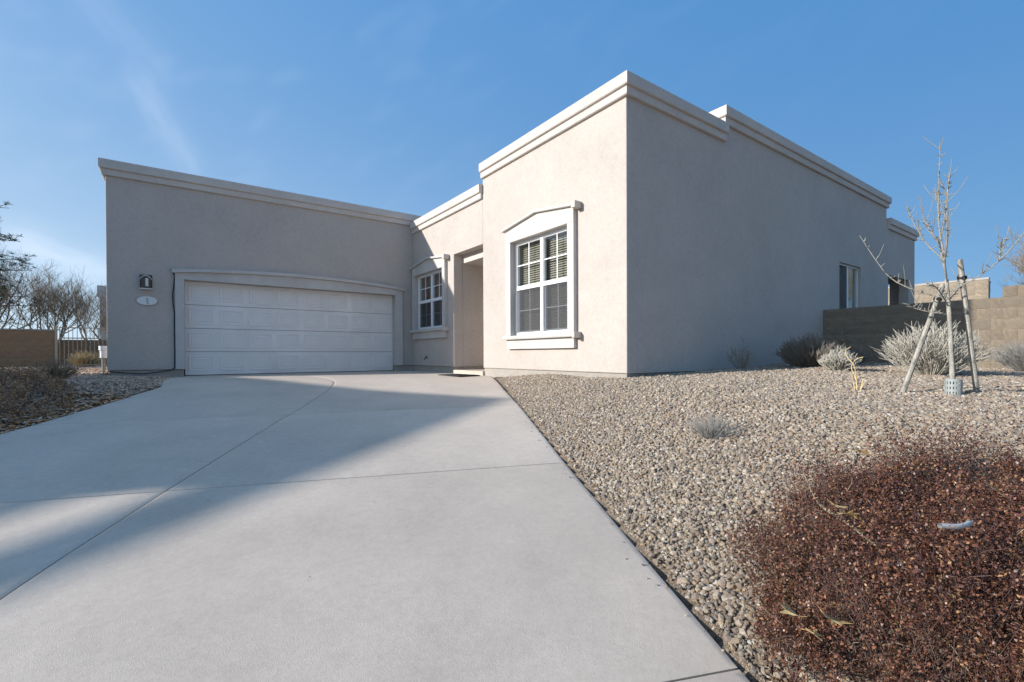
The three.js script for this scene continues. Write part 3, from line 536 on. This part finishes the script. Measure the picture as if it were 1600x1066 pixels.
// pine at the left edge: needle tufts on drooping limbs
{
  const X = -6.35, V = 25.6, g = grp(scene, 'pine_tree', X, groundY(X, V), -V); tag(g, 'dark green pine tree with open needle tufts beside the brown wall', 'tree');
  part(g, 'trunk', new Tubes().add([v3(0, -0.2, 0), v3(0.05, 3, 0), v3(0, 6, 0.05), v3(0, 8.6, 0)], 0.17, 0.03, 8).geo(), M.greyBark);
  const b = new Tubes(), nd = [];
  for (let k = 0; k < 110; k++) {
    const y = rr(1.6, 8.3), a = rr(0, 6.28), L = (2.5 - 1.9 * (y - 1.6) / 6.9) * rr(0.75, 1.05), p0 = v3(0, y, 0), p1 = v3(Math.cos(a) * L * 0.5, y + 0.12, Math.sin(a) * L * 0.5), p2 = v3(Math.cos(a) * L, y + 0.2 * rr(-1, 1.4), Math.sin(a) * L);
    b.add([p0, p1, p2], 0.03, 0.008, 5);
    for (let q = 0; q < 9; q++) { const t = rr(0.35, 1), c = p0.clone().lerp(p2, t).add(v3(rr(-0.25, 0.25), rr(-0.1, 0.25), rr(-0.25, 0.25))); b.add([p0.clone().lerp(p2, t * 0.92), c], 0.008, 0.005, 3);
      for (let s = 0; s < 16; s++) { const d = v3(rr(-1, 1), rr(-0.3, 1), rr(-1, 1)).normalize().multiplyScalar(rr(0.09, 0.17)); nd.push([c, c.clone().add(d)]); } }
  }
  part(g, 'limbs', b.geo(), M.greyBark);
  const t = new Tubes(); for (const [p, q] of nd) t.add([p, q], 0.007, 0.003, 3);
  part(g, 'crown', t.geo(), mat(lin(0.055, 0.075, 0.035), { roughness: 0.7 }));
}

// staked sapling on the gravel
const TX = 6.25, TV = 1.22, TY = groundY(TX, TV);
{
  const g = grp(scene, 'young_tree', TX, TY, -TV, -0.6213); tag(g, 'young bare staked tree with pale bark on the gravel', 'tree');
  const k = 1 / 157, P = (px, py, dz = 0) => v3((px - 1490) * k, (622 - py) * k, dz);
  part(g, 'trunk', new Tubes().add([P(1490, 632), P(1489, 600), P(1487, 560), P(1484, 500), P(1481, 465), P(1479, 440)], 0.025, 0.015, 10).geo(), M.paleBark);
  const B = [
    [[1479, 442], [1477, 400, 0.02], [1474, 350, 0.05], [1471, 300, 0.03], [1468, 260, 0], [1466, 228, -0.02]], [[1479, 436], [1483, 400, 0.08], [1485, 378, 0.12], [1500, 350, 0.18], [1515, 310, 0.25], [1527, 256, 0.3]],
    [[1478, 402], [1470, 362, -0.08], [1460, 322, -0.14], [1455, 286, -0.2]], [[1480, 447], [1462, 420, -0.1], [1450, 395, -0.2], [1436, 355, -0.3], [1428, 325, -0.34], [1412, 303, -0.38]],
    [[1458, 415, -0.12], [1446, 382, 0.0], [1434, 345, 0.06], [1430, 322, 0.1]], [[1482, 460], [1505, 440, -0.15], [1525, 410, -0.28], [1540, 370, -0.4], [1552, 318, -0.45]],
    [[1480, 470], [1450, 456, 0.12], [1425, 432, 0.25], [1405, 395, 0.32], [1391, 356, 0.4]], [[1485, 470], [1510, 455, 0.1], [1530, 438, 0.2], [1546, 430, 0.26]],
    [[1482, 482], [1460, 471, -0.1], [1432, 455, -0.2], [1415, 456, -0.24]], [[1484, 495], [1452, 486, 0.1], [1428, 474, 0.14]], [[1474, 352, 0.05], [1480, 320, 0.1], [1482, 292, 0.16]], [[1485, 380, 0.12], [1478, 350, 0.2], [1476, 330, 0.24]], [[1520, 420, -0.25], [1530, 400, -0.2], [1545, 384, -0.16]]];
  const t = new Tubes();
  B.forEach((b, i) => { const pts = b.map(q => P(q[0], q[1], -(q[2] || 0))); const c = new THREE.CatmullRomCurve3(pts).getPoints(14); t.add(c, i < 2 ? 0.009 : 0.0065, 0.0028, 6);
    for (let s = 0; s < 5; s++) { const a = c[3 + ((rnd() * 11) | 0)], L = rr(0.08, 0.26), d = v3(rr(-0.6, 0.6), rr(0.6, 1.2), rr(-0.6, 0.6)).normalize(); const b1 = a.clone().addScaledVector(d, L * 0.5).add(v3(rr(-0.01, 0.01), 0, rr(-0.01, 0.01))); t.add([a, b1, a.clone().addScaledVector(d, L).add(v3(0, 0.02, 0))], 0.004, 0.0022, 4); }
    for (let s = 0; s < 26; s++) { const a = c[2 + ((rnd() * 12) | 0)], d = v3(rr(-1, 1), rr(0, 1), rr(-1, 1)).normalize().multiplyScalar(rr(0.015, 0.06)); t.add([a, a.clone().add(d)], 0.0045, 0.003, 4); } });
  part(g, 'branches', t.geo(), M.paleBark);
  // trunk guard: slotted plastic sleeve
  const o = grp(scene, 'trunk_guard', TX, TY, -TV); tag(o, 'pale slotted plastic guard round the young tree trunk', 'guard'); o.rotation.z = -0.09;
  const bars = []; const R = 0.064;
  for (let c = 0; c < 18; c++) { const a = c / 18 * 6.28, b = new THREE.BoxGeometry(0.014, 0.17, 0.004); b.rotateY(-a + Math.PI / 2); b.translate(R * Math.cos(a), 0.085, R * Math.sin(a)); bars.push(boxUV(b)); }
  part(o, 'bars', bars, M.guard);
  for (const y of [0.0, 0.05, 0.10, 0.15]) { const q = new THREE.CylinderGeometry(R + 0.002, R + 0.002, 0.022, 24, 1, true); q.translate(0, y + 0.005, 0); part(o, 'ring', boxUV(q), M.guard); }
  // stakes
  const stake = (X, V, dx, dy, dz, label) => { const y = groundY(X, V), s = grp(scene, 'tree_stake', X, y, -V, -0.6213); tag(s, label, 'stake'); part(s, 'pole', new Tubes().add([v3(-dx * 0.08, -dy * 0.08, -dz * 0.08), v3(dx * 0.5, dy * 0.5, dz * 0.5), v3(dx, dy, dz)], 0.025, 0.022, 9).geo(), M.stake); part(s, 'tie', new Tubes().add([v3(dx * 0.86, dy * 0.86, dz * 0.86 + 0.03), v3(dx * 0.88, dy * 0.87, dz * 0.86 - 0.03)], 0.024, 0.024, 9).geo(), M.dark); };
  stake(6.113, 1.585, 66 / 157, 178 / 157, 0.0, 'weathered wooden stake leaning in to the young tree, on the bush side');
  stake(6.54, 1.10, -34 / 152, 203 / 152, 0.05, 'upright weathered stake with a dark tip near the tan block wall');
}

// ---------------------------------------------------------------- shrubs
function twigBush(name, X, V, w, h, n, m, label, cat, o = {}) {
  const g = grp(scene, name, X, groundY(X, V), -V); tag(g, label, cat || 'shrub');
  const t = new Tubes(), k = { r: 0.006, sub: 4, curl: 0.3, sides: 4, ...o };
  for (let i = 0; i < n; i++) {
    const a = rr(0, 6.28), u = Math.sqrt(rnd()), out = u * w * 0.5, hh = h * (1 - 0.55 * u * u) * rr(0.75, 1.1);
    const p0 = v3(Math.cos(a) * out * 0.22, -0.02, Math.sin(a) * out * 0.22), p2 = v3(Math.cos(a) * out, hh, Math.sin(a) * out);
    const p1 = p0.clone().lerp(p2, 0.5).add(v3(rr(-1, 1) * 0.06 * w, rr(-0.1, 0.15) * h, rr(-1, 1) * 0.06 * w)); const c = new THREE.CatmullRomCurve3([p0, p1, p2]).getPoints(5);
    t.add(c, k.r, k.r * 0.55, k.sides);
    for (let s = 0; s < k.sub; s++) { const q = c[2 + ((rnd() * 3.99) | 0)], d = p2.clone().sub(p0).normalize().add(v3(rr(-1, 1), rr(-0.2, 0.8), rr(-1, 1)).multiplyScalar(k.curl * 2)).normalize().multiplyScalar(h * rr(0.12, 0.3)); const mid = q.clone().addScaledVector(d, 0.55).add(v3(rr(-1, 1), rr(-1, 1), rr(-1, 1)).multiplyScalar(0.02 * h)); t.add([q, mid, q.clone().add(d)], k.r * 0.75, k.r * 0.45, 3); }
  }
  part(g, 'stems', t.geo(), m); return g;
}
twigBush('silver_shrub', 9.05, 2.0, 1.22, 0.66, 300, M.silver, 'dense silvery white dry shrub behind the staked young tree', 'shrub', { r: 0.0065, sub: 6, curl: 0.42 });
twigBush('silver_shrub', 8.45, 2.98, 0.5, 0.30, 200, M.silver, 'small round silvery shrub before the shadowed low block wall', 'shrub', { r: 0.007, sub: 5, curl: 0.5 });
twigBush('twiggy_shrub', 9.3, 3.75, 1.0, 0.52, 420, M.brownTwig, 'rounded shrub in the shade at the foot of the side wall', 'shrub', { r: 0.006, sub: 7, curl: 0.5 });
twigBush('twiggy_shrub', 10.6, 3.6, 0.9, 0.3, 260, M.brownTwig, 'low shrub in the shade by the low block wall', 'shrub', { r: 0.006, sub: 6, curl: 0.5 });
twigBush('bare_shrub', 8.0, 4.3, 0.5, 0.46, 26, M.brownTwig, 'sparse bare shrub of thin twigs against the side wall', 'shrub', { r: 0.005, sub: 4, curl: 0.35 });
twigBush('dry_shrub', 11.4, 1.2, 1.15, 0.52, 420, M.greyTwig, 'grey dry twiggy shrub at the foot of the tan block wall', 'shrub', { r: 0.004, sub: 6 });
twigBush('grey_tuft', 3.72, 2.27, 0.42, 0.2, 150, M.greyTwig, 'small grey wiry tuft alone on the open gravel', 'plant', { r: 0.0017, sub: 4 });
twigBush('dry_grass', -1.78, 11.35, 0.8, 0.32, 260, M.tanBark, 'dull dry grass tuft on the shaded gravel by the brown shrub', 'grass tuft', { r: 0.004, sub: 3 });
twigBush('dry_grass', -2.95, 24.9, 1.2, 0.55, 420, M.straw, 'bright yellow dry grass in front of the iron gate', 'grass tuft', { r: 0.006, sub: 3 });
{ // dry stalks with curled heads
  const X = 6.02, V = 1.95, g = grp(scene, 'dry_stalks', X, groundY(X, V), -V, -0.6213); tag(g, 'thin dry stalks with curled tips standing on the gravel', 'plant');
  const st = [[[0, 0], [-0.02, 0.16], [-0.07, 0.3], [-0.09, 0.38], [-0.07, 0.46], [-0.03, 0.5]], [[0.02, 0], [0.0, 0.18], [-0.03, 0.28], [-0.01, 0.36], [0.03, 0.39], [0.05, 0.38]], [[0.03, 0], [0.05, 0.12], [0.09, 0.17], [0.13, 0.16]], [[0.0, 0], [0.01, 0.14], [0.03, 0.22]], [[0.02, 0], [0.06, 0.1], [0.12, 0.13]], [[-0.02, 0], [-0.03, 0.12], [-0.06, 0.2]]];
  for (const s of st) part(g, 'stalk', new Tubes().add(new THREE.CatmullRomCurve3(s.map(([x, y]) => v3(x, y - 0.01, rr(-0.05, 0.05) * y * 4))).getPoints(12), 0.006, 0.003, 5).geo(), M.straw);
}

// leafy ground cover mounds: tiny leaves on a web of twigs
function polyDist(x, y, poly) { let d = 1e9, ins = false; for (let i = 0, j = poly.length - 1; i < poly.length; j = i++) { const [x1, y1] = poly[i], [x2, y2] = poly[j]; if ((y1 > y) !== (y2 > y) && x < (x2 - x1) * (y - y1) / (y2 - y1) + x1) ins = !ins; const t = clamp(((x - x1) * (x2 - x1) + (y - y1) * (y2 - y1)) / ((x2 - x1) ** 2 + (y2 - y1) ** 2), 0, 1); d = Math.min(d, Math.hypot(x - x1 - t * (x2 - x1), y - y1 - t * (y2 - y1))); } return ins ? d : -d; }
function leafGeo() { const g = new THREE.BufferGeometry(); g.setAttribute('position', new THREE.Float32BufferAttribute([-0.5, 0, 0, 0, 0.12, -0.28, 0, 0.12, 0.28, 0.5, 0.02, 0], 3)); g.setIndex([0, 2, 1, 1, 2, 3]); g.computeVertexNormals(); g.setAttribute('uv', new THREE.Float32BufferAttribute([0, 0, 0.5, 0, 0.5, 1, 1, 0.5], 2)); return g; }
function moundCover(name, poly, H, nLeaf, nTwig, cols, size, label, ramp) {
  const cx = poly.reduce((a, p) => a + p[0], 0) / poly.length, cv = poly.reduce((a, p) => a + p[1], 0) / poly.length, by = groundY(cx, cv);
  const g = grp(scene, name, cx, by, -cv); tag(g, label, 'shrub');
  const x0 = Math.min(...poly.map(p => p[0])), x1 = Math.max(...poly.map(p => p[0])), w0 = Math.min(...poly.map(p => p[1])), w1 = Math.max(...poly.map(p => p[1]));
  const top = (X, V, d) => H * sst(-0.14, ramp, d) * Math.max(0.06, 0.42 + 0.62 * vnoise(X * 3.3 + 9, V * 3.3 + 3, 5) + 0.95 * (vnoise(X * 9, V * 9, 8) - 0.5));
  const pick = () => { for (;;) { const X = rr(x0 - 0.1, x1 + 0.1), V = rr(w0 - 0.1, w1 + 0.1), d = polyDist(X, V, poly) + 0.16 * (vnoise(X * 7, V * 7, 2) - 0.5); if (d > 0) return [X, V, d]; } };
  const im = new THREE.InstancedMesh(leafGeo(), M.leaf, nLeaf), m = new THREE.Matrix4(), q = new THREE.Quaternion(), e = new THREE.Euler(), c = new THREE.Color();
  const per = 20, shoots = new Tubes(); let i = 0;
  while (i < nLeaf) {
    const litter = i > nLeaf * 0.86; let [X, V, d] = pick(); const gy = groundY(X, V) - by;
    if (!litter && vnoise(X * 7 + 3, V * 7 + 5, 12) * 0.65 + vnoise(X * 17, V * 17, 13) * 0.35 < 0.36) continue;
    const h = top(X, V, d) * rr(0.7, 1.12), lx = rr(-0.6, 0.6) * h, lz = rr(-0.6, 0.6) * h, tone = rr(0.7, 1.25), hue = cols[Math.floor(Math.pow(rnd(), 1.4) * cols.length)];
    const p0 = v3(X - cx, gy, -(V - cv)), p1 = v3(X - cx + lx, gy + h, -(V - cv) + lz);
    if (!litter && shoots.p.length < 3e5) shoots.add([p0, p0.clone().lerp(p1, 0.4).add(v3(rr(-0.01, 0.01), 0, rr(-0.01, 0.01))), p0.clone().lerp(p1, 0.75)], 0.0018, 0.0009, 3);
    for (let k = 0; k < (litter ? 1 : per) && i < nLeaf; k++, i++) {
      const t = litter ? 0 : 0.3 + 0.73 * Math.sqrt(rnd()), w = litter ? 0 : 0.02, s = size * rr(0.6, 1.25) * (litter ? 1.5 : 1);
      e.set(rr(-1.3, 1.3) * (litter ? 0.3 : 1), rr(0, 6.28), rr(-1.3, 1.3) * (litter ? 0.3 : 1)); q.setFromEuler(e);
      m.compose(v3(p0.x + (p1.x - p0.x) * t + rr(-w, w), p0.y + (p1.y - p0.y) * t + rr(-w, w) * 0.6 + 0.006, p0.z + (p1.z - p0.z) * t + rr(-w, w)), q, v3(s, s, s)); im.setMatrixAt(i, m);
      const kk = rnd() < 0.6 ? hue : cols[Math.floor(Math.pow(rnd(), 1.3) * cols.length)], b = tone * rr(0.75, 1.25); c.setRGB(kk[0] * b, kk[1] * b, kk[2] * b); im.setColorAt(i, c);
    }
  }
  stuff(part(g, 'shoots', shoots.geo(), M.redTwig));
  im.name = 'foliage'; im.castShadow = im.receiveShadow = true; stuff(im); g.add(im);
  const t = new Tubes(), t2 = new Tubes();
  for (let i = 0; i < nTwig; i++) { const [X, V, d] = pick(), y = groundY(X, V) - by, h = top(X, V, d); const a = rr(0, 6.28), L = rr(0.03, 0.11), p0 = v3(X - cx, y + h * rr(0.1, 0.7), -(V - cv)), p2 = p0.clone().add(v3(Math.cos(a) * L, rr(0.1, 0.5) * Math.min(h * 0.7, 0.15), Math.sin(a) * L)); (rnd() < 0.8 ? t : t2).add([p0, p0.clone().lerp(p2, 0.5).add(v3(rr(-0.01, 0.01), rr(0, 0.02), rr(-0.01, 0.01))), p2], 0.0022, 0.0012, 3); }
  stuff(part(g, 'twigs', t.geo(), M.redTwig)); stuff(part(g, 'dry_twigs', t2.geo(), M.tanBark));
  return { top: (X, V) => groundY(X, V) + top(X, V, Math.max(0, polyDist(X, V, poly))), g };
}
const redPoly = [[1.88, 0.80], [1.98, 1.0], [2.3, 1.18], [2.62, 1.24], [3.0, 1.26], [3.35, 1.02], [3.6, 0.72], [3.8, 0.35], [3.95, -0.2], [3.9, -0.9], [3.0, -1.3], [2.2, -0.6], [1.85, 0.1]];
const redMound = moundCover('red_shrub', redPoly, 0.44, 230000, 2200, [[0.135, 0.052, 0.032], [0.095, 0.038, 0.026], [0.18, 0.072, 0.038], [0.065, 0.03, 0.022], [0.20, 0.085, 0.045], [0.28, 0.15, 0.07]], 0.014, 'low spreading red brown shrub sprawling over the gravel beside the driveway', 0.22);
const brownPoly = [[-1.08, 8.4], [-1.2, 9.2], [-1.5, 10.2], [-2.1, 11.2], [-3.5, 11.8], [-4.5, 10], [-3.6, 7.8], [-1.75, 7.55], [-1.4, 7.85]];
moundCover('brown_shrub', brownPoly, 0.34, 70000, 1500, [[0.33, 0.19, 0.09], [0.25, 0.145, 0.07], [0.40, 0.25, 0.12], [0.48, 0.22, 0.08]], 0.02, 'low brown matted shrub on the gravel left of the driveway', 0.4);

// fallen leaves on the red shrub, a bent pipe and a pale seed stalk
function mapleLeaf(s) {
  const sh = new THREE.Shape(), tips = [[0, 1], [0.28, 0.45], [0.75, 0.62], [0.62, 0.22], [0.95, -0.05], [0.5, -0.2], [0.45, -0.55], [0.1, -0.4], [0, -0.95], [-0.1, -0.4], [-0.45, -0.55], [-0.5, -0.2], [-0.95, -0.05], [-0.62, 0.22], [-0.75, 0.62], [-0.28, 0.45]];
  tips.forEach(([x, y], i) => i ? sh.lineTo(x * s, y * s) : sh.moveTo(x * s, y * s)); sh.closePath();
  const g = new THREE.ExtrudeGeometry(sh, { depth: 0.0008, bevelEnabled: false }), p = g.attributes.position; for (let i = 0; i < p.count; i++) { const x = p.getX(i) / s, y = p.getY(i) / s; p.setZ(i, p.getZ(i) + s * (0.35 * x * x - 0.22 * y * y + 0.15 * x * y)); }
  return boxUV(g);
}
const leafG = [mapleLeaf(0.05), mapleLeaf(0.042), mapleLeaf(0.06)];
const leafAt = (X, V, k, rx, rz, label) => { const o = part(scene, 'fallen_leaf', leafG[k], M.dryLeaf); o.position.set(X, redMound.top(X, V) + 0.065, -V); o.rotation.set(-1.57 + rx * 0.35, 0.35, rz); tag(o, label, 'leaf', 'dry leaves on the red shrub'); };
leafAt(2.72, 0.86, 0, 0.5, 0.4, 'tan lobed leaf alone on the crest of the red brown shrub');
leafAt(2.36, 0.84, 1, 0.3, 2, 'smaller tan leaf of the pair beside the yellow seed stalk');
leafAt(2.32, 0.79, 0, -0.4, 4, 'tan leaf tilted away beside the yellow seed stalk');
leafAt(1.93, 0.83, 2, 0.4, 1, 'large tan leaf on the shrub edge next to the driveway');
leafAt(1.9, 0.76, 1, 0.2, 3, 'small tan leaf between two large leaves at the shrub edge');
leafAt(1.93, 0.70, 2, 0.5, 5, 'large steeply tilted tan leaf low on the red brown shrub');
{
  const X = 2.27, V = 0.43, y = redMound.top(X, V) + 0.004;
  tag(part(scene, 'bent_pipe', new Tubes().add(new THREE.CatmullRomCurve3([v3(X - 0.09, y + 0.012, -V - 0.03), v3(X - 0.03, y + 0.004, -V), v3(X + 0.04, y, -V + 0.015), v3(X + 0.1, y - 0.004, -V + 0.015)]).getPoints(10), 0.0095, 0.0095, 8).geo(), M.pipe), 'short bent grey plastic pipe lying in the red brown shrub', 'pipe');
  const s = new Tubes(), c = new THREE.CatmullRomCurve3([[2.66, 1.1], [2.54, 0.98], [2.42, 0.84], [2.3, 0.68]].map(([a, b], i) => v3(a, redMound.top(2.48, 0.9) * 0.3 + redMound.top(a, b) * 0.7 + 0.035, -b))).getPoints(30); s.add(c, 0.003, 0.003, 4);
  for (let i = 4; i < 30; i++) for (let k = 0; k < 5; k++) { const d = v3(rr(-1, 1), rr(0, 1), rr(-1, 1)).multiplyScalar(0.010); s.add([c[i], c[i].clone().add(d)], 0.003, 0.0035, 4); }
  tag(part(scene, 'seed_stalk', s.geo(), M.tanBark), 'dry yellow seed stalk lying across the red brown shrub', 'plant');
}

// ---------------------------------------------------------------- gravel and litter
function stoneGeo(k) { const g = new THREE.IcosahedronGeometry(0.5, 0), p = g.attributes.position, seen = {}; for (let i = 0; i < p.count; i++) { const key = [p.getX(i), p.getY(i), p.getZ(i)].map(a => a.toFixed(3)).join(); const f = seen[key] ??= 0.58 + 0.68 * hash2(i, k, 77); p.setXYZ(i, p.getX(i) * f * 1.15, p.getY(i) * f * 0.75, p.getZ(i) * f); } g.computeVertexNormals(); return g; }
const stoneCols = [[0.33, 0.25, 0.175], [0.37, 0.295, 0.215], [0.27, 0.20, 0.145], [0.30, 0.23, 0.18], [0.41, 0.335, 0.25], [0.22, 0.185, 0.155], [0.34, 0.245, 0.15], [0.50, 0.44, 0.36]];
function gravelPatch(label, area, sizes, cols, k0) {
  const spots = []; for (const [x0, x1, w0, w1, dens, s] of area) { const n = Math.round((x1 - x0) * (w1 - w0) * dens); for (let i = 0; i < n; i++) { const X = rr(x0, x1), V = rr(w0, w1), p = P_(X, V), j = J_(X, V);
    const eR = j - edgeR(p), eL = edgeL(p) - j; const e = Math.max(eR, eL); if (e < 0.02 + 0.02 * rnd()) { if (eR > -0.16 && eR < -0.012 && p < 9 && rnd() < 0.018 * (1 + eR / 0.16)) spots.push([X, V, s * 0.55, 1]); continue; } if (polyDist(X, V, redPoly) > 0.14) continue; if (p > 9.4 && eR > 0 && X < 5.62) continue; if (inHouse(X - 0.06, V + 0.06) || inHouse(X, V)) continue;
    if (V > VC - 0.01 && X > XE && eR > 0) continue; if (e < 0.12 && rnd() < 0.3) continue; spots.push([X, V, s]); } }
  const im = new THREE.InstancedMesh(stoneGeo(k0), M.stone, spots.length), m = new THREE.Matrix4(), q = new THREE.Quaternion(), e = new THREE.Euler(), c = new THREE.Color();
  spots.forEach(([X, V, s0, on], i) => { const s = s0 * (sizes[0] + (sizes[1] - sizes[0]) * Math.pow(rnd(), 1.6)); e.set(rr(-0.5, 0.5), rr(0, 6.28), rr(-0.5, 0.5)); q.setFromEuler(e); m.compose(v3(X, on ? driveY(X, V) + s * 0.3 : groundY(X, V) + s * rr(0.12, 0.42), -V), q, v3(s * rr(0.8, 1.25), s * rr(0.8, 1.2), s)); im.setMatrixAt(i, m); const k = cols[(rnd() * cols.length) | 0], b = rr(0.75, 1.2); c.setRGB(k[0] * b, k[1] * b, k[2] * b); im.setColorAt(i, c); });
  im.name = numbered('gravel'); im.castShadow = im.receiveShadow = true; stuff(im); im.userData.label = label; im.userData.category = 'gravel'; scene.add(im);
}
gravelPatch('tan crushed stone gravel sloping up beside the driveway', [[1.5, 6, -1.5, 4.5, 4700, 0.7], [2.5, 6, 4.5, 9, 4700, 0.7], [6, 14, -1.5, 5, 2700, 0.85], [3.5, 6, -3, -1.5, 900, 1.1]], [0.017, 0.044], stoneCols, 1);
gravelPatch('angular pale stones mixed through the gravel', [[1.5, 6, -1.5, 4.5, 520, 0.85], [2.5, 6, 4.5, 9, 520, 0.85], [6, 14, -1.5, 5, 420, 1]], [0.022, 0.05], stoneCols.slice(0, 5), 2);
gravelPatch('brownish gravel beside the garage and under the brown shrub', [[-7, 0.2, 5, 13, 900, 1], [-9, -1.2, 13, 24, 330, 1.3]], [0.02, 0.05], [[0.50, 0.36, 0.25], [0.43, 0.29, 0.21], [0.56, 0.43, 0.31], [0.48, 0.33, 0.24], [0.36, 0.26, 0.19]], 3);
{ // leaf litter along the left edge of the driveway and bits on the concrete
  const n = 2100, im = new THREE.InstancedMesh(leafGeo(), M.leaf, n), m = new THREE.Matrix4(), q = new THREE.Quaternion(), e = new THREE.Euler(), c = new THREE.Color();
  for (let i = 0; i < n; i++) { let X, V; if (i < 1700) { const p = rr(5.6, 8.1), j = edgeL(p) - Math.abs(rr(-1, 1) * rnd()) * 0.9 + 0.05; [X, V] = XV(p, j); } else if (i < 2050) { X = rr(-7, -1.9); V = rr(23, 24.4); } else { const p = rr(1, 9), j = rr(-3.5, 1.2); [X, V] = XV(p, j); }
    const on = i >= 2050, s = on ? rr(0.008, 0.018) : rr(0.035, 0.085); e.set(rr(-0.4, 0.4), rr(0, 6.28), rr(-0.4, 0.4)); q.setFromEuler(e); const gy = J_(X, V) > edgeL(P_(X, V)) ? driveY(X, V) + 0.003 : groundY(X, V) + 0.025; m.compose(v3(X, gy, -V), q, v3(s, s, s)); im.setMatrixAt(i, m);
    const b = rr(0.6, 1.3); on ? c.setRGB(0.05 * b, 0.04 * b, 0.03 * b) : rnd() < 0.15 ? c.setRGB(0.6 * b, 0.5 * b, 0.38 * b) : c.setRGB(0.48 * b, 0.23 * b, 0.09 * b); im.setColorAt(i, c); }
  im.name = 'leaf_litter'; im.castShadow = im.receiveShadow = true; stuff(im); im.userData.label = 'orange brown leaf litter along the driveway edge'; im.userData.category = 'leaves'; scene.add(im);
}

renderer.render(scene, camera);
